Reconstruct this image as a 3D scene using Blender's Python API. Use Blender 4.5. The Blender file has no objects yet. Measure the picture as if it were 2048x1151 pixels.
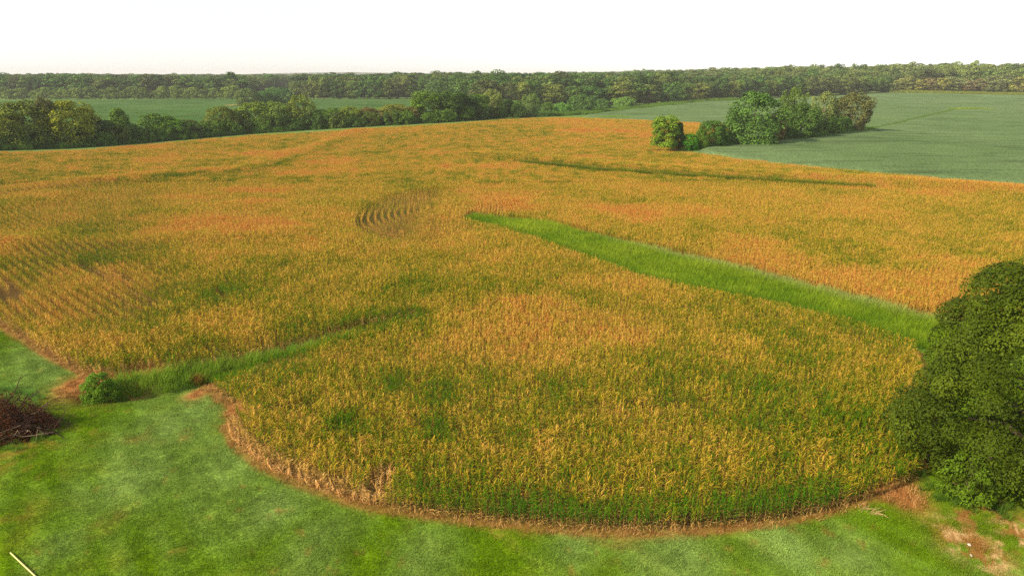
import bpy, math, random
import numpy as np
from mathutils import Vector, Matrix

R = math.radians
scene = bpy.context.scene
COL = scene.collection

# ------------------------------------------------------------------ camera, sky, sun, exposure
CAM_H, FPX, PITCH = 20.0, 1365.0, 17.31
cam_d = bpy.data.cameras.new('camera')
cam_d.lens, cam_d.sensor_width, cam_d.clip_end, cam_d.clip_start = 24.0, 36.0, 30000.0, 0.5
cam = bpy.data.objects.new('camera', cam_d)
cam.location = (0, 0, CAM_H)
cam.rotation_euler = (R(90 - PITCH), 0, 0)
COL.objects.link(cam)
scene.camera = cam

SUN_ELEV, SUN_AZ = 33.0, 245.0          # azimuth clockwise from +Y: behind the camera, to the left
world = bpy.data.worlds.new('World')
scene.world = world
world.use_nodes = True
wn = world.node_tree
bg = wn.nodes['Background']
sky = wn.nodes.new('ShaderNodeTexSky')
sky.sky_type = 'NISHITA'
sky.sun_disc = False
sky.sun_elevation = R(SUN_ELEV)
sky.sun_rotation = R(SUN_AZ)
sky.altitude = 100
sky.air_density, sky.dust_density, sky.ozone_density = 1.0, 0.6, 1.0
hs = wn.nodes.new('ShaderNodeHueSaturation')
hs.inputs['Saturation'].default_value = 0.25       # thin white cloud veil
wn.links.new(sky.outputs[0], hs.inputs['Color'])
wn.links.new(hs.outputs[0], bg.inputs['Color'])
bg.inputs['Strength'].default_value = 0.105

sun_d = bpy.data.lights.new('sun', 'SUN')
sun_d.energy, sun_d.angle, sun_d.color = 4.0, R(4), (1.0, 0.84, 0.62)
sun = bpy.data.objects.new('sun', sun_d)
az = R(SUN_AZ)
sdir = Vector((math.sin(az) * math.cos(R(SUN_ELEV)), math.cos(az) * math.cos(R(SUN_ELEV)), math.sin(R(SUN_ELEV))))
sun.rotation_euler = sdir.to_track_quat('Z', 'Y').to_euler()
COL.objects.link(sun)

vs = scene.view_settings
vs.view_transform, vs.look, vs.gamma, vs.exposure = 'Standard', 'None', 1.0, 0.95
vs.use_curve_mapping = False
cy = scene.cycles
cy.use_denoising = False
scene.render.filter_size = 1.15
cy.max_bounces, cy.diffuse_bounces, cy.glossy_bounces, cy.transmission_bounces = 3, 2, 1, 2
cy.sample_clamp_indirect = 4.0
cy.volume_bounces, cy.transparent_max_bounces = 0, 4
cy.use_fast_gi = False

# ------------------------------------------------------------------ numpy noise
def _hash(ix, iy, seed):
    n = (ix.astype(np.int64) * 374761393 + iy.astype(np.int64) * 668265263 + seed * 974634777) & 0x7fffffff
    n = ((n ^ (n >> 13)) * 1274126177) & 0x7fffffff
    n = (n ^ (n >> 16)) & 0xffff
    return n / 65535.0
def vnoise(x, y, seed=0):
    x = np.asarray(x, float); y = np.asarray(y, float)
    ix, iy = np.floor(x), np.floor(y)
    fx, fy = x - ix, y - iy
    ux, uy = fx * fx * (3 - 2 * fx), fy * fy * (3 - 2 * fy)
    a, b = _hash(ix, iy, seed), _hash(ix + 1, iy, seed)
    c, d = _hash(ix, iy + 1, seed), _hash(ix + 1, iy + 1, seed)
    return (a + (b - a) * ux) * (1 - uy) + (c + (d - c) * ux) * uy
def fbm(x, y, scale, seed=0, octv=4):
    s, amp, tot = 0, 1.0, 0
    f = 1.0 / scale
    for o in range(octv):
        s = s + amp * vnoise(np.asarray(x) * f + 17.3 * o, np.asarray(y) * f - 9.1 * o, seed + o * 7)
        tot += amp; amp *= 0.5; f *= 2.03
    return s / tot
def sstep(a, b, x):
    t = np.clip((np.asarray(x, float) - a) / (b - a), 0, 1)
    return t * t * (3 - 2 * t)

# ------------------------------------------------------------------ terrain and pixel -> ground
def seg_dist(px, py, pts, closed=False):
    px = np.asarray(px, float); py = np.asarray(py, float)
    best = np.full(px.shape, 1e9)
    n = len(pts)
    for i in range(n if closed else n - 1):
        ax, ay = pts[i][0], pts[i][1]; bx, by = pts[(i + 1) % n][0], pts[(i + 1) % n][1]
        dx, dy = bx - ax, by - ay
        L = dx * dx + dy * dy + 1e-9
        t = np.clip(((px - ax) * dx + (py - ay) * dy) / L, 0, 1)
        best = np.minimum(best, np.hypot(px - ax - t * dx, py - ay - t * dy))
    return best
def inside(px, py, pts):
    px = np.asarray(px, float); py = np.asarray(py, float)
    r = np.zeros(px.shape, bool)
    n = len(pts); j = n - 1
    for i in range(n):
        xi, yi, xj, yj = pts[i][0], pts[i][1], pts[j][0], pts[j][1]
        c = ((yi > py) != (yj > py)) & (px < (xj - xi) * (py - yi) / (yj - yi + 1e-12) + xi)
        r ^= c; j = i
    return r
def sdist(px, py, pts):          # positive inside
    d = seg_dist(px, py, pts, True)
    return np.where(inside(px, py, pts), d, -d)

RIDGES = []      # (polyline, height, width)
def hgt(x, y):
    x = np.asarray(x, float); y = np.asarray(y, float)
    far = sstep(60, 140, y)
    h = far * (fbm(x, y, 90, 3, 2) - 0.5) * 2.2 * (1 - 0.6 * sstep(300, 500, y))
    h = h + 2.2 * np.exp(-(((x + 8) / 75) ** 2 + ((y - 275) / 60) ** 2))
    h = h + 7.0 * sstep(420, 760, y) * sstep(60, 330, x)
    h = h + 2.0 * sstep(500, 900, y) * np.exp(-((x - 10) / 160) ** 2)
    h = h - 1.5 * np.exp(-(((x + 150) / 60) ** 2 + ((y - 260) / 60) ** 2))
    for pl, a, w in RIDGES:
        h = h + a * np.exp(-(seg_dist(x, y, pl) / w) ** 2)
    return h
_p = R(PITCH)
def ray(px, py):
    u, v = (px - 1024) / FPX, (py - 575.5) / FPX
    return np.array([u, math.cos(_p) - v * math.sin(_p), -math.sin(_p) - v * math.cos(_p)])
_T = np.concatenate([np.linspace(10, 150, 1401), np.geomspace(150.2, 6000, 4000)])
def at(px, py, zo=0.0):
    """ground point (lifted by zo) that the photograph shows at this pixel"""
    d = ray(px, py)
    X, Y, Z = d[0] * _T, d[1] * _T, CAM_H + d[2] * _T
    g = Z - (hgt(X, Y) + zo)
    k = np.where(g < 0)[0]
    if len(k) == 0:
        i = len(_T) - 1
        return np.array([X[i], Y[i]])
    i = k[0]
    if i == 0: return np.array([X[0], Y[0]])
    t = g[i - 1] / (g[i - 1] - g[i])
    return np.array([X[i - 1] + t * (X[i] - X[i - 1]), Y[i - 1] + t * (Y[i] - Y[i - 1])])
def atl(lst, zo=0.0): return [at(a, b, zo) for a, b in lst]
def depth(x, y, z=0.0): return y * math.cos(_p) + (CAM_H - z) * math.sin(_p)

# contour terraces and the drainage ditch (real relief of the ground)
tr1 = atl([(960, 318), (1060, 325), (1200, 341), (1500, 360), (1750, 373), (2040, 392), (2300, 410)])
tr2 = atl([(720, 268), (640, 300), (560, 325), (500, 348), (300, 362), (60, 385)])
tr3 = atl([(-60, 500), (200, 497), (400, 488), (560, 478)])
RIDGES.append((tr1, 0.9, 5.0)); RIDGES.append((tr2, 0.8, 5.0)); RIDGES.append((tr3, 0.4, 3.5))
ditch_line = atl([(180, 792), (255, 787), (330, 778), (400, 758), (470, 742), (560, 716), (690, 680), (830, 645)])
RIDGES.append((ditch_line[:5], -0.7, 1.0))
gap2 = atl([(1150, 345), (1400, 357), (1700, 374), (2048, 388)], 1.2)
tr2b = atl([(690, 272), (600, 308), (545, 328), (470, 336), (360, 345), (300, 352)], 1.2)
gap1 = atl([(1040, 320), (1120, 326), (1200, 335), (1350, 345), (1500, 354), (1640, 362), (1750, 369)], 1.2)

# ------------------------------------------------------------------ field outlines
block_front = [(412, 772), (440, 800), (492, 826), (450, 852), (462, 884), (520, 932), (600, 968), (700, 1002), (745, 1016),
               (800, 1022), (900, 1037), (1000, 1048), (1150, 1061), (1300, 1065), (1450, 1056), (1600, 1037), (1700, 1012),
               (1770, 988), (1822, 965)]
front_line = atl(block_front)
block_right = atl([(1850, 930), (1862, 850), (1846, 780), (1838, 735), (1830, 700)])
strip_low = atl([(1810, 694), (1700, 654), (1600, 630), (1520, 611), (1400, 590), (1290, 567), (1230, 545), (1100, 497), (1000, 463), (925, 444)])
strip_up = atl([(945, 432), (1100, 450), (1250, 488), (1400, 521), (1500, 544), (1600, 570), (1700, 598), (1790, 620), (1850, 634), (1960, 660), (2150, 720)])
ditch_up = atl([(412, 768), (500, 742), (600, 709), (700, 679), (830, 643)])
left_front = atl([(-120, 585), (0, 652), (50, 682), (100, 716), (150, 742), (185, 758), (235, 762), (260, 748), (315, 744), (345, 752), (360, 748), (470, 728), (560, 704), (700, 668), (830, 642)])
far_edge = atl([(-320, 312), (0, 301), (150, 296), (300, 285), (500, 268), (700, 256), (900, 245), (1000, 237), (1150, 234), (1300, 239), (1460, 246)], 1.35)
clump_edge = atl([(1470, 262), (1385, 293), (1300, 301)], 1.0) + atl([(1390, 300), (1500, 316), (1700, 334), (1880, 351), (2048, 363), (2400, 392)], 1.35)
corn = ([np.array(p) for p in left_front[:1]] + [])
corn_poly = (left_front[::-1][::-1] + ditch_up[::-1] + front_line[1:] + block_right + strip_low + strip_up
             + [np.array([75.0, 40.0]), np.array([140.0, 60.0])] + clump_edge[::-1] + far_edge[::-1] + [np.array([-190.0, 110.0])])
corn_poly = [tuple(p) for p in corn_poly]
strip_poly = [tuple(p) for p in (strip_low[::-1] + block_right[::-1][:1] + [at(1900, 720), at(2000, 720), at(2100, 700)] + strip_up[::-1])]

# ------------------------------------------------------------------ helpers: meshes, materials, things
def mesh_np(name, V, F, mat=None, smooth=False, attrs=None, mats=None, mat_idx=None):
    """V (n,3); F (m,k) int array, all faces with k corners"""
    V = np.asarray(V, np.float32); F = np.asarray(F, np.int32)
    me = bpy.data.meshes.new(name)
    m, k = F.shape
    me.vertices.add(len(V)); me.vertices.foreach_set('co', V.ravel())
    me.loops.add(m * k); me.loops.foreach_set('vertex_index', F.ravel())
    me.polygons.add(m); me.polygons.foreach_set('loop_start', np.arange(0, m * k, k, dtype=np.int32))
    if mats:
        for a in mats: me.materials.append(a)
        if mat_idx is not None: me.polygons.foreach_set('material_index', np.asarray(mat_idx, np.int32))
    elif mat: me.materials.append(mat)
    for nm, (typ, dom, data) in (attrs or {}).items():
        a = me.attributes.new(nm, typ, dom)
        data = np.asarray(data, np.float32)
        if typ == 'FLOAT': a.data.foreach_set('value', data.ravel())
        elif typ == 'FLOAT_COLOR':
            a.data.foreach_set('color', np.concatenate([data, np.ones((len(data), 1), np.float32)], 1).ravel())
        else: a.data.foreach_set('vector', data.ravel())
    if smooth: me.polygons.foreach_set('use_smooth', np.ones(m, bool))
    me.update(calc_edges=True)
    return me
class Geo:
    """collects quads (n,4,3) with a random number per quad and a material index"""
    def __init__(s): s.V, s.rnd, s.mi = [], [], []
    def quads(s, Q, rnd, mi=0):
        Q = np.asarray(Q, np.float32).reshape(-1, 4, 3)
        s.V.append(Q); s.rnd.append(np.broadcast_to(np.asarray(rnd, np.float32), (len(Q),)).copy()); s.mi.append(np.full(len(Q), mi))
    def tube(s, pts, rad, n=5, rnd=0.5, mi=0):
        pts = [np.asarray(p, float) for p in pts]
        rings = []
        for i, p in enumerate(pts):
            t = pts[min(i + 1, len(pts) - 1)] - pts[max(i - 1, 0)]
            t = t / (np.linalg.norm(t) + 1e-9)
            a = np.cross(t, [0.31, 0.87, 0.38] if abs(t[2]) > 0.8 else [0, 0, 1.0]); a /= np.linalg.norm(a) + 1e-9
            b = np.cross(t, a)
            ang = np.arange(n) * 2 * math.pi / n
            rings.append(p + rad[i] * (np.cos(ang)[:, None] * a + np.sin(ang)[:, None] * b))
        Q = []
        for i in range(len(rings) - 1):
            for k in range(n):
                Q.append([rings[i][k], rings[i][(k + 1) % n], rings[i + 1][(k + 1) % n], rings[i + 1][k]])
        c = pts[-1]
        for k in range(0, n): Q.append([rings[-1][k], rings[-1][(k + 1) % n], c, c + 1e-4])
        s.quads(Q, rnd, mi)
    def mesh(s, name, mats, weld=False):
        V = np.concatenate(s.V); n = len(V)
        F = np.arange(n * 4, dtype=np.int32).reshape(n, 4)
        rn = np.concatenate(s.rnd)
        return mesh_np(name, V.reshape(-1, 3), F, mats=mats, mat_idx=np.concatenate(s.mi), attrs={'rnd': ('FLOAT', 'FACE', rn)})

def obj(name, me, parent=None, loc=None):
    o = bpy.data.objects.new(name, me)
    COL.objects.link(o)
    if parent: o.parent = parent
    if loc is not None: o.location = loc
    return o
def tag(o, label=None, cat=None, group=None, kind=None):
    if label: o['label'] = label
    if cat: o['category'] = cat
    if group: o['group'] = group
    if kind: o['kind'] = kind
    return o
def root(name, loc, rz=0.0, scl=(1, 1, 1)):
    o = bpy.data.objects.new(name, None)
    o.empty_display_size = 0.3
    COL.objects.link(o)
    o.location = loc; o.rotation_euler = (0, 0, rz); o.scale = scl
    return o

def new_mat(name):
    m = bpy.data.materials.new(name); m.use_nodes = True
    nt = m.node_tree; nt.nodes.clear()
    out = nt.nodes.new('ShaderNodeOutputMaterial')
    return m, nt, out
def N(nt, typ, **kw):
    n = nt.nodes.new(typ)
    for k, v in kw.items(): setattr(n, k, v)
    return n
def attr(nt, name, typ='GEOMETRY'):
    n = N(nt, 'ShaderNodeAttribute', attribute_name=name, attribute_type=typ); return n
def mathn(nt, op, a, b=None, c=None, clamp=False):
    n = N(nt, 'ShaderNodeMath', operation=op); n.use_clamp = clamp
    for i, v in enumerate((a, b, c)):
        if v is None: continue
        if isinstance(v, (int, float)): n.inputs[i].default_value = v
        else: nt.links.new(v, n.inputs[i])
    return n.outputs[0]
def mixc(nt, f, a, b, typ='MIX'):
    n = N(nt, 'ShaderNodeMix', data_type='RGBA', blend_type=typ)
    for s, v in ((n.inputs[0], f), (n.inputs[6], a), (n.inputs[7], b)):
        if isinstance(v, (int, float)): s.default_value = v
        elif isinstance(v, tuple): s.default_value = (*v, 1) if len(v) == 3 else v
        else: nt.links.new(v, s)
    return n.outputs[2]
def ramp(nt, fac, stops):
    n = N(nt, 'ShaderNodeValToRGB')
    el = n.color_ramp.elements
    while len(el) > 1: el.remove(el[-1])
    el[0].position, el[0].color = stops[0][0], (*stops[0][1], 1)
    for p, c in stops[1:]:
        e = el.new(p); e.color = (*c, 1)
    nt.links.new(fac, n.inputs[0])
    return n.outputs[0]
def leaf_shader(nt, out, col, trans=0.3, rough=0.55, spec=0.25):
    b = N(nt, 'ShaderNodeBsdfPrincipled')
    nt.links.new(col, b.inputs['Base Color'])
    b.inputs['Roughness'].default_value = rough
    b.inputs['Specular IOR Level'].default_value = spec
    t = N(nt, 'ShaderNodeBsdfTranslucent')
    nt.links.new(col, t.inputs['Color'])
    m = N(nt, 'ShaderNodeMixShader'); m.inputs[0].default_value = trans
    nt.links.new(b.outputs[0], m.inputs[1]); nt.links.new(t.outputs[0], m.inputs[2])
    nt.links.new(m.outputs[0], out.inputs['Surface'])

# maize: dry (0 green .. 1 rust) and straw come with every plant
def maize_mat(name, bias, is_straw):
    m, nt, out = new_mat(name)
    d = attr(nt, 'dry', 'INSTANCER').outputs['Fac']
    s = attr(nt, 'straw', 'INSTANCER').outputs['Fac']
    r = attr(nt, 'rnd').outputs['Fac']
    oi = N(nt, 'ShaderNodeObjectInfo').outputs['Random']
    f = mathn(nt, 'ADD', d, mathn(nt, 'MULTIPLY', mathn(nt, 'SUBTRACT', r, 0.5), 0.76))
    f = mathn(nt, 'ADD', f, mathn(nt, 'MULTIPLY', mathn(nt, 'SUBTRACT', oi, 0.5), 0.42))
    f = mathn(nt, 'ADD', f, bias, clamp=True)
    c = ramp(nt, f, [(0.0, (0.045, 0.145, 0.003)), (0.20, (0.085, 0.180, 0.003)), (0.38, (0.20, 0.205, 0.006)), (0.56, (0.50, 0.342, 0.020)),
                     (0.80, (0.66, 0.425, 0.085)), (1.0, (0.50, 0.185, 0.04))])
    st = ramp(nt, r, [(0.0, (0.36, 0.15, 0.035)), (0.5, (0.68, 0.36, 0.10)), (1.0, (0.80, 0.53, 0.20))])
    k = mathn(nt, 'MULTIPLY', s, 1.0, clamp=True) if not is_straw else mathn(nt, 'MAXIMUM', s, 0.75)
    c = mixc(nt, k, c, st)
    leaf_shader(nt, out, c, 0.18, 0.7, 0.04)
    return m
M_LEAF = maize_mat('maize_leaf', 0.0, False)
M_DRYLEAF = maize_mat('maize_dry_leaf', 0.2, True)
M_TASSEL = maize_mat('maize_tassel', 0.22, False)
MAIZE_MATS = [M_LEAF, M_DRYLEAF, M_TASSEL]

# foliage / grass: colour comes as 'tint' on the instance or object
def foliage_mat(name, lo=0.45, hi=1.4, trans=0.15, yellow=0.12, gain=1.9):
    m, nt, out = new_mat(name)
    t = attr(nt, 'tint', 'INSTANCER').outputs['Color']
    r = attr(nt, 'rnd').outputs['Fac']
    v = mathn(nt, 'MULTIPLY', mathn(nt, 'ADD', mathn(nt, 'MULTIPLY', r, hi - lo), lo), gain)
    c = mixc(nt, 1.0, t, t)
    mul = N(nt, 'ShaderNodeVectorMath', operation='SCALE')
    nt.links.new(t, mul.inputs[0]); nt.links.new(v, mul.inputs['Scale'])
    y = mixc(nt, mathn(nt, 'MULTIPLY', mathn(nt, 'POWER', r, 3.0), yellow), mul.outputs[0], (0.30, 0.26, 0.03))
    leaf_shader(nt, out, y, trans, 0.6, 0.08)
    return m
M_FOL = foliage_mat('tree_leaves')
M_GRASS = foliage_mat('tall_grass_blades', 0.55, 1.3, 0.35, 0.1)
M_LAWN = foliage_mat('lawn_blades', 0.75, 1.25, 0.25, 0.0, 1.0)
def plain(name, col, col2=None, scale=8.0, rough=0.85, bump=0.3, bscale=20.0):
    m, nt, out = new_mat(name)
    b = N(nt, 'ShaderNodeBsdfPrincipled'); b.inputs['Roughness'].default_value = rough
    b.inputs['Specular IOR Level'].default_value = 0.2
    tc = N(nt, 'ShaderNodeTexCoord')
    n = N(nt, 'ShaderNodeTexNoise'); n.inputs['Scale'].default_value = scale; n.inputs['Detail'].default_value = 6
    nt.links.new(tc.outputs['Object'], n.inputs['Vector'])
    nt.links.new(ramp(nt, n.outputs['Fac'], [(0.3, col), (0.7, col2 or tuple(c * 0.6 for c in col))]), b.inputs['Base Color'])
    bp = N(nt, 'ShaderNodeBump'); bp.inputs['Strength'].default_value = bump; bp.inputs['Distance'].default_value = 0.02
    n2 = N(nt, 'ShaderNodeTexNoise'); n2.inputs['Scale'].default_value = bscale
    nt.links.new(tc.outputs['Object'], n2.inputs['Vector']); nt.links.new(n2.outputs['Fac'], bp.inputs['Height'])
    nt.links.new(bp.outputs[0], b.inputs['Normal']); nt.links.new(b.outputs[0], out.inputs['Surface'])
    return m
M_BARK = plain('bark', (0.16, 0.11, 0.07), (0.08, 0.055, 0.04))
M_BARKP = plain('pale_bark', (0.32, 0.22, 0.14), (0.18, 0.12, 0.08))
M_TWIG = plain('dead_twig', (0.085, 0.042, 0.026), (0.035, 0.018, 0.013))
M_TWIGP = plain('bleached_twig', (0.42, 0.30, 0.19), (0.22, 0.14, 0.09))
M_STONE = plain('pale_stone', (0.62, 0.55, 0.47), (0.42, 0.36, 0.3))
M_POLE = plain('pale_yellow_pole', (0.70, 0.62, 0.25), (0.58, 0.5, 0.2), 3.0, 0.5)
M_STRAW = plain('straw', (0.66, 0.46, 0.22), (0.45, 0.28, 0.12))

# ------------------------------------------------------------------ geometry-nodes scatter (one 'stuff' object per mass)
def proto_collection(name, meshes):
    c = bpy.data.collections.new(name)
    for i, me in enumerate(meshes):
        o = bpy.data.objects.new('%s_%02d' % (name, i), me); c.objects.link(o)
    return c
def scatter(name, P, rot, scl, idx, coll, fattr=None, cattr=None):
    P = np.asarray(P, np.float32); n = len(P)
    me = bpy.data.meshes.new(name)
    me.vertices.add(n); me.vertices.foreach_set('co', P.ravel())
    def put(nm, typ, key, data):
        a = me.attributes.new(nm, typ, 'POINT'); a.data.foreach_set(key, data)
    put('rot', 'FLOAT_VECTOR', 'vector', np.asarray(rot, np.float32).ravel())
    put('scl', 'FLOAT_VECTOR', 'vector', np.asarray(scl, np.float32).ravel())
    put('idx', 'INT', 'value', np.asarray(idx, np.int32))
    for k, v in (fattr or {}).items(): put(k, 'FLOAT', 'value', np.asarray(v, np.float32))
    for k, v in (cattr or {}).items(): put(k, 'FLOAT_VECTOR', 'vector', np.asarray(v, np.float32).ravel())
    o = obj(name, me)
    ng = bpy.data.node_groups.new('scatter_' + name, 'GeometryNodeTree')
    ng.interface.new_socket('Geometry', in_out='INPUT', socket_type='NodeSocketGeometry')
    ng.interface.new_socket('Geometry', in_out='OUTPUT', socket_type='NodeSocketGeometry')
    gi, go = ng.nodes.new('NodeGroupInput'), ng.nodes.new('NodeGroupOutput')
    ci = ng.nodes.new('GeometryNodeCollectionInfo'); ci.inputs['Collection'].default_value = coll
    ci.inputs['Separate Children'].default_value = True; ci.inputs['Reset Children'].default_value = True
    ip = ng.nodes.new('GeometryNodeInstanceOnPoints'); ip.inputs['Pick Instance'].default_value = True
    def named(nm, typ):
        a = ng.nodes.new('GeometryNodeInputNamedAttribute'); a.data_type = typ; a.inputs['Name'].default_value = nm
        return a.outputs['Attribute']
    L = ng.links.new
    L(gi.outputs[0], ip.inputs['Points']); L(ci.outputs[0], ip.inputs['Instance'])
    L(named('idx', 'INT'), ip.inputs['Instance Index']); L(named('rot', 'FLOAT_VECTOR'), ip.inputs['Rotation'])
    L(named('scl', 'FLOAT_VECTOR'), ip.inputs['Scale']); L(ip.outputs[0], go.inputs[0])
    md = o.modifiers.new('scatter', 'NODES'); md.node_group = ng
    o['kind'] = 'stuff'
    return o

rng = np.random.default_rng(7)
random.seed(7)

# ------------------------------------------------------------------ ground (one sheet to the horizon)
BARE = [(1912, 1068, 34, 0.8), (1990, 1120, 22, 1.0), (1975, 1142, 20, .8), (2030, 1062, 30, 1.0), (2005, 1088, 16, .8), (1925, 1100, 26, 0.8), (2040, 1085, 12, .9), (2000, 1105, 14, .7)]
RUST = [(20, 900, 60, 0.7), (110, 880, 30, 0.6), (345, 875, 16, 0.5), (365, 880, 12, 0.7), (40, 1030, 25, 0.5), (820, 1058, 8, 0.8),
        (215, 1045, 30, 0.4), (280, 875, 35, 0.35), (1945, 1095, 50, 1.0), (2000, 1040, 55, 1.0), (1935, 1040, 40, .9), (1960, 1120, 26, 1.0), (1230, 1075, 45, 0.5), (1050, 1062, 30, 0.3)]
DEW = [(70, 740, 120), (380, 830, 110), (480, 900, 130), (560, 1010, 80), (250, 960, 110), (640, 1090, 90), (1150, 1095, 60), (1350, 1110, 110), (1560, 1080, 90), (1700, 1110, 70), (860, 1120, 90), (120, 1090, 60)]
def blob(x, y, lst):
    s = np.zeros(np.shape(x))
    for b in lst:
        c = at(b[0], b[1]); zc = depth(*c)
        rx = b[2] * zc / FPX
        ry = rx * 1.5
        a = b[3] if len(b) > 3 else 1.0
        s = np.maximum(s, a * np.exp(-(((x - c[0]) / rx) ** 2 + ((y - c[1]) / ry) ** 2)))
    return s
def lerp(a, b, t): return np.asarray(a) * (1 - t[..., None]) + np.asarray(b) * t[..., None]
def ground_color(x, y):
    """base colours of lawn, stubble, soil and far ground"""
    x = np.asarray(x, float); y = np.asarray(y, float)
    sd = sdist(x, y, corn_poly)
    n1 = fbm(x, y, 7, 11); n2 = fbm(x, y, 1.6, 12); q0, q1 = at(290, 880), at(440, 1140); qd = (q1 - q0) / np.linalg.norm(q1 - q0)
    n3 = fbm(x * qd[1] - y * qd[0], (x * qd[0] + y * qd[1]) * 0.13, 0.8, 13, 3)
    fine = fbm(x, y, 0.35, 14, 2)
    dew = np.clip(blob(x, y, DEW) * .8 + (n1 - 0.5) * 1.1 + (n3 - .5) * .6 + .15, 0, 1)
    c = lerp((0.058, 0.106, 0.002), (0.094, 0.142, 0.032), dew)
    c = lerp(c, (0.090, 0.100, 0.006), np.clip((n2 - 0.54) * 1.6 + (n3 - 0.5) * 1.2, 0, 0.6) * (1 - 0.8 * dew))
    c = c * (0.72 + 0.56 * fine + 0.5 * (n3 - 0.5))[..., None]
    rust = np.clip(blob(x, y, RUST) * 1.5 * sstep(.40, .62, fbm(x, y, .5, 44, 3)) * np.where((y < 33) & (x > 18), 1.0, .6), 0, 0.9)
    rust = np.maximum(rust, np.clip((fbm(x, y, 0.6, 41, 3) - 0.74) * 8, 0, 0.45))
    c = lerp(c, (0.13, 0.06, 0.018), rust)
    bare = np.clip(blob(x, y, BARE) * 1.3 * sstep(0.47, 0.57, fbm(x * 0.7, y * 1.5, 0.5, 15, 4)), 0, 1)
    c = lerp(c, (0.25, 0.165, 0.075), bare)
    # dry mown fringe round the maize
    w = 0.50 + 0.7 * (fbm(x, y, 5, 16, 2) - 0.4)
    fr = sstep(-1.0, -0.25, (sd / np.maximum(w, 0.3))) * (0.75 + 0.5 * (n2 - 0.5))
    fr = np.where(y > 130, 0, fr)
    c = lerp(c, (0.120, 0.060, 0.017), np.clip(fr, 0, 1))
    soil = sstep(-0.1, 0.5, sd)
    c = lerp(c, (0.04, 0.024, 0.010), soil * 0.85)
    for px, py, r in ((165, 772, 42), (285, 752, 42), (395, 786, 20), (1800, 985, 38), (478, 818, 22), (230, 790, 30)):
        q = np.clip(blob(x, y, [(px, py, r)]) * 1.5 * (0.5 + n2), 0, 0.95)
        c = lerp(c, (0.18, 0.08, 0.026), q)
    strip = sstep(-0.3, 0.6, sdist(x, y, strip_poly))
    c = lerp(c, (0.05, 0.10, 0.012), strip)
    far = sstep(120, 170, y) * (sd < 0)
    c = lerp(c, (0.06, 0.10, 0.025), far)
    return np.clip(c * 2.1, 0.004, 0.9)
ang_front = np.arange(-52, 52.01, 0.16)
ang_back = np.arange(60, 301, 12.0)
ANG = np.radians(np.concatenate([ang_front, ang_back]))
RAD = np.concatenate([[0.5, 6, 12], np.arange(17, 62, 0.30), np.geomspace(62.5, 160, 70), np.geomspace(164, 12000, 90)])
AA, RR = np.meshgrid(ANG, RAD)
GX, GY = np.sin(AA) * RR, np.cos(AA) * RR
GZ = hgt(GX, GY)
GZ = GZ + np.where(RR < 70, (fbm(GX, GY, 1.2, 31, 3) - 0.5) * 0.10, 0)
nr, na = GX.shape
V = np.stack([GX, GY, GZ], -1).reshape(-1, 3)
ii, jj = np.meshgrid(np.arange(nr - 1), np.arange(na), indexing='ij')
j2 = (jj + 1) % na
F = np.stack([ii * na + jj, ii * na + j2, (ii + 1) * na + j2, (ii + 1) * na + jj], -1).reshape(-1, 4)[:, ::-1]
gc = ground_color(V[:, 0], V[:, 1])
m, nt, out = new_mat('ground_cover')
b = N(nt, 'ShaderNodeBsdfPrincipled'); b.inputs['Roughness'].default_value = 0.95; b.inputs['Specular IOR Level'].default_value = 0.0
ca = attr(nt, 'col').outputs['Color']
geo = N(nt, 'ShaderNodeNewGeometry')
n1 = N(nt, 'ShaderNodeTexNoise'); n1.inputs['Scale'].default_value = 7.0; n1.inputs['Detail'].default_value = 8; n1.inputs['Roughness'].default_value = 0.72
nt.links.new(geo.outputs['Position'], n1.inputs['Vector'])
v = mathn(nt, 'MAXIMUM', mathn(nt, 'ADD', mathn(nt, 'MULTIPLY', n1.outputs['Fac'], 2.6), -0.35), 0.25)
sc_ = N(nt, 'ShaderNodeVectorMath', operation='SCALE'); nt.links.new(ca, sc_.inputs[0]); nt.links.new(v, sc_.inputs['Scale'])
nt.links.new(sc_.outputs[0], b.inputs['Base Color'])
bp = N(nt, 'ShaderNodeBump'); bp.inputs['Strength'].default_value = 0.6; bp.inputs['Distance'].default_value = 0.06
nt.links.new(n1.outputs['Fac'], bp.inputs['Height']); nt.links.new(bp.outputs[0], b.inputs['Normal'])
nt.links.new(b.outputs[0], out.inputs['Surface'])
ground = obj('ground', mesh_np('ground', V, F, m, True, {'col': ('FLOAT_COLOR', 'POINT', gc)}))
tag(ground, kind='structure', label='mown lawn, bare soil and field ground reaching the horizon')

# ------------------------------------------------------------------ maize plants
def strip_leaf(g, p0, azi, length, width, up, droop, rnd, mi, seg=5, twist=0.0):
    """an arching blade: rises at angle up, bends over by droop"""
    d = np.array([math.cos(azi), math.sin(azi), 0.0]); s = np.array([-math.sin(azi), math.cos(azi), 0.0])
    p = np.array(p0, float); a = up
    L, Rr = [], []
    for i in range(seg + 1):
        t = i / seg
        w = width * (0.55 + 1.1 * t - 1.62 * t * t) * 0.9 + 0.003
        w = max(w, 0.003)
        tw = twist * t
        sv = s * math.cos(tw) + np.array([0, 0, 1.0]) * math.sin(tw)
        L.append(p - sv * w / 2); Rr.append(p + sv * w / 2)
        p = p + (d * math.cos(a) + np.array([0, 0, 1.0]) * math.sin(a)) * (length / seg)
        a -= droop / seg * (0.4 + 1.2 * t)
    Q = [[L[i], Rr[i], Rr[i + 1], L[i + 1]] for i in range(seg)]
    g.quads(Q, rnd, mi)
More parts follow.
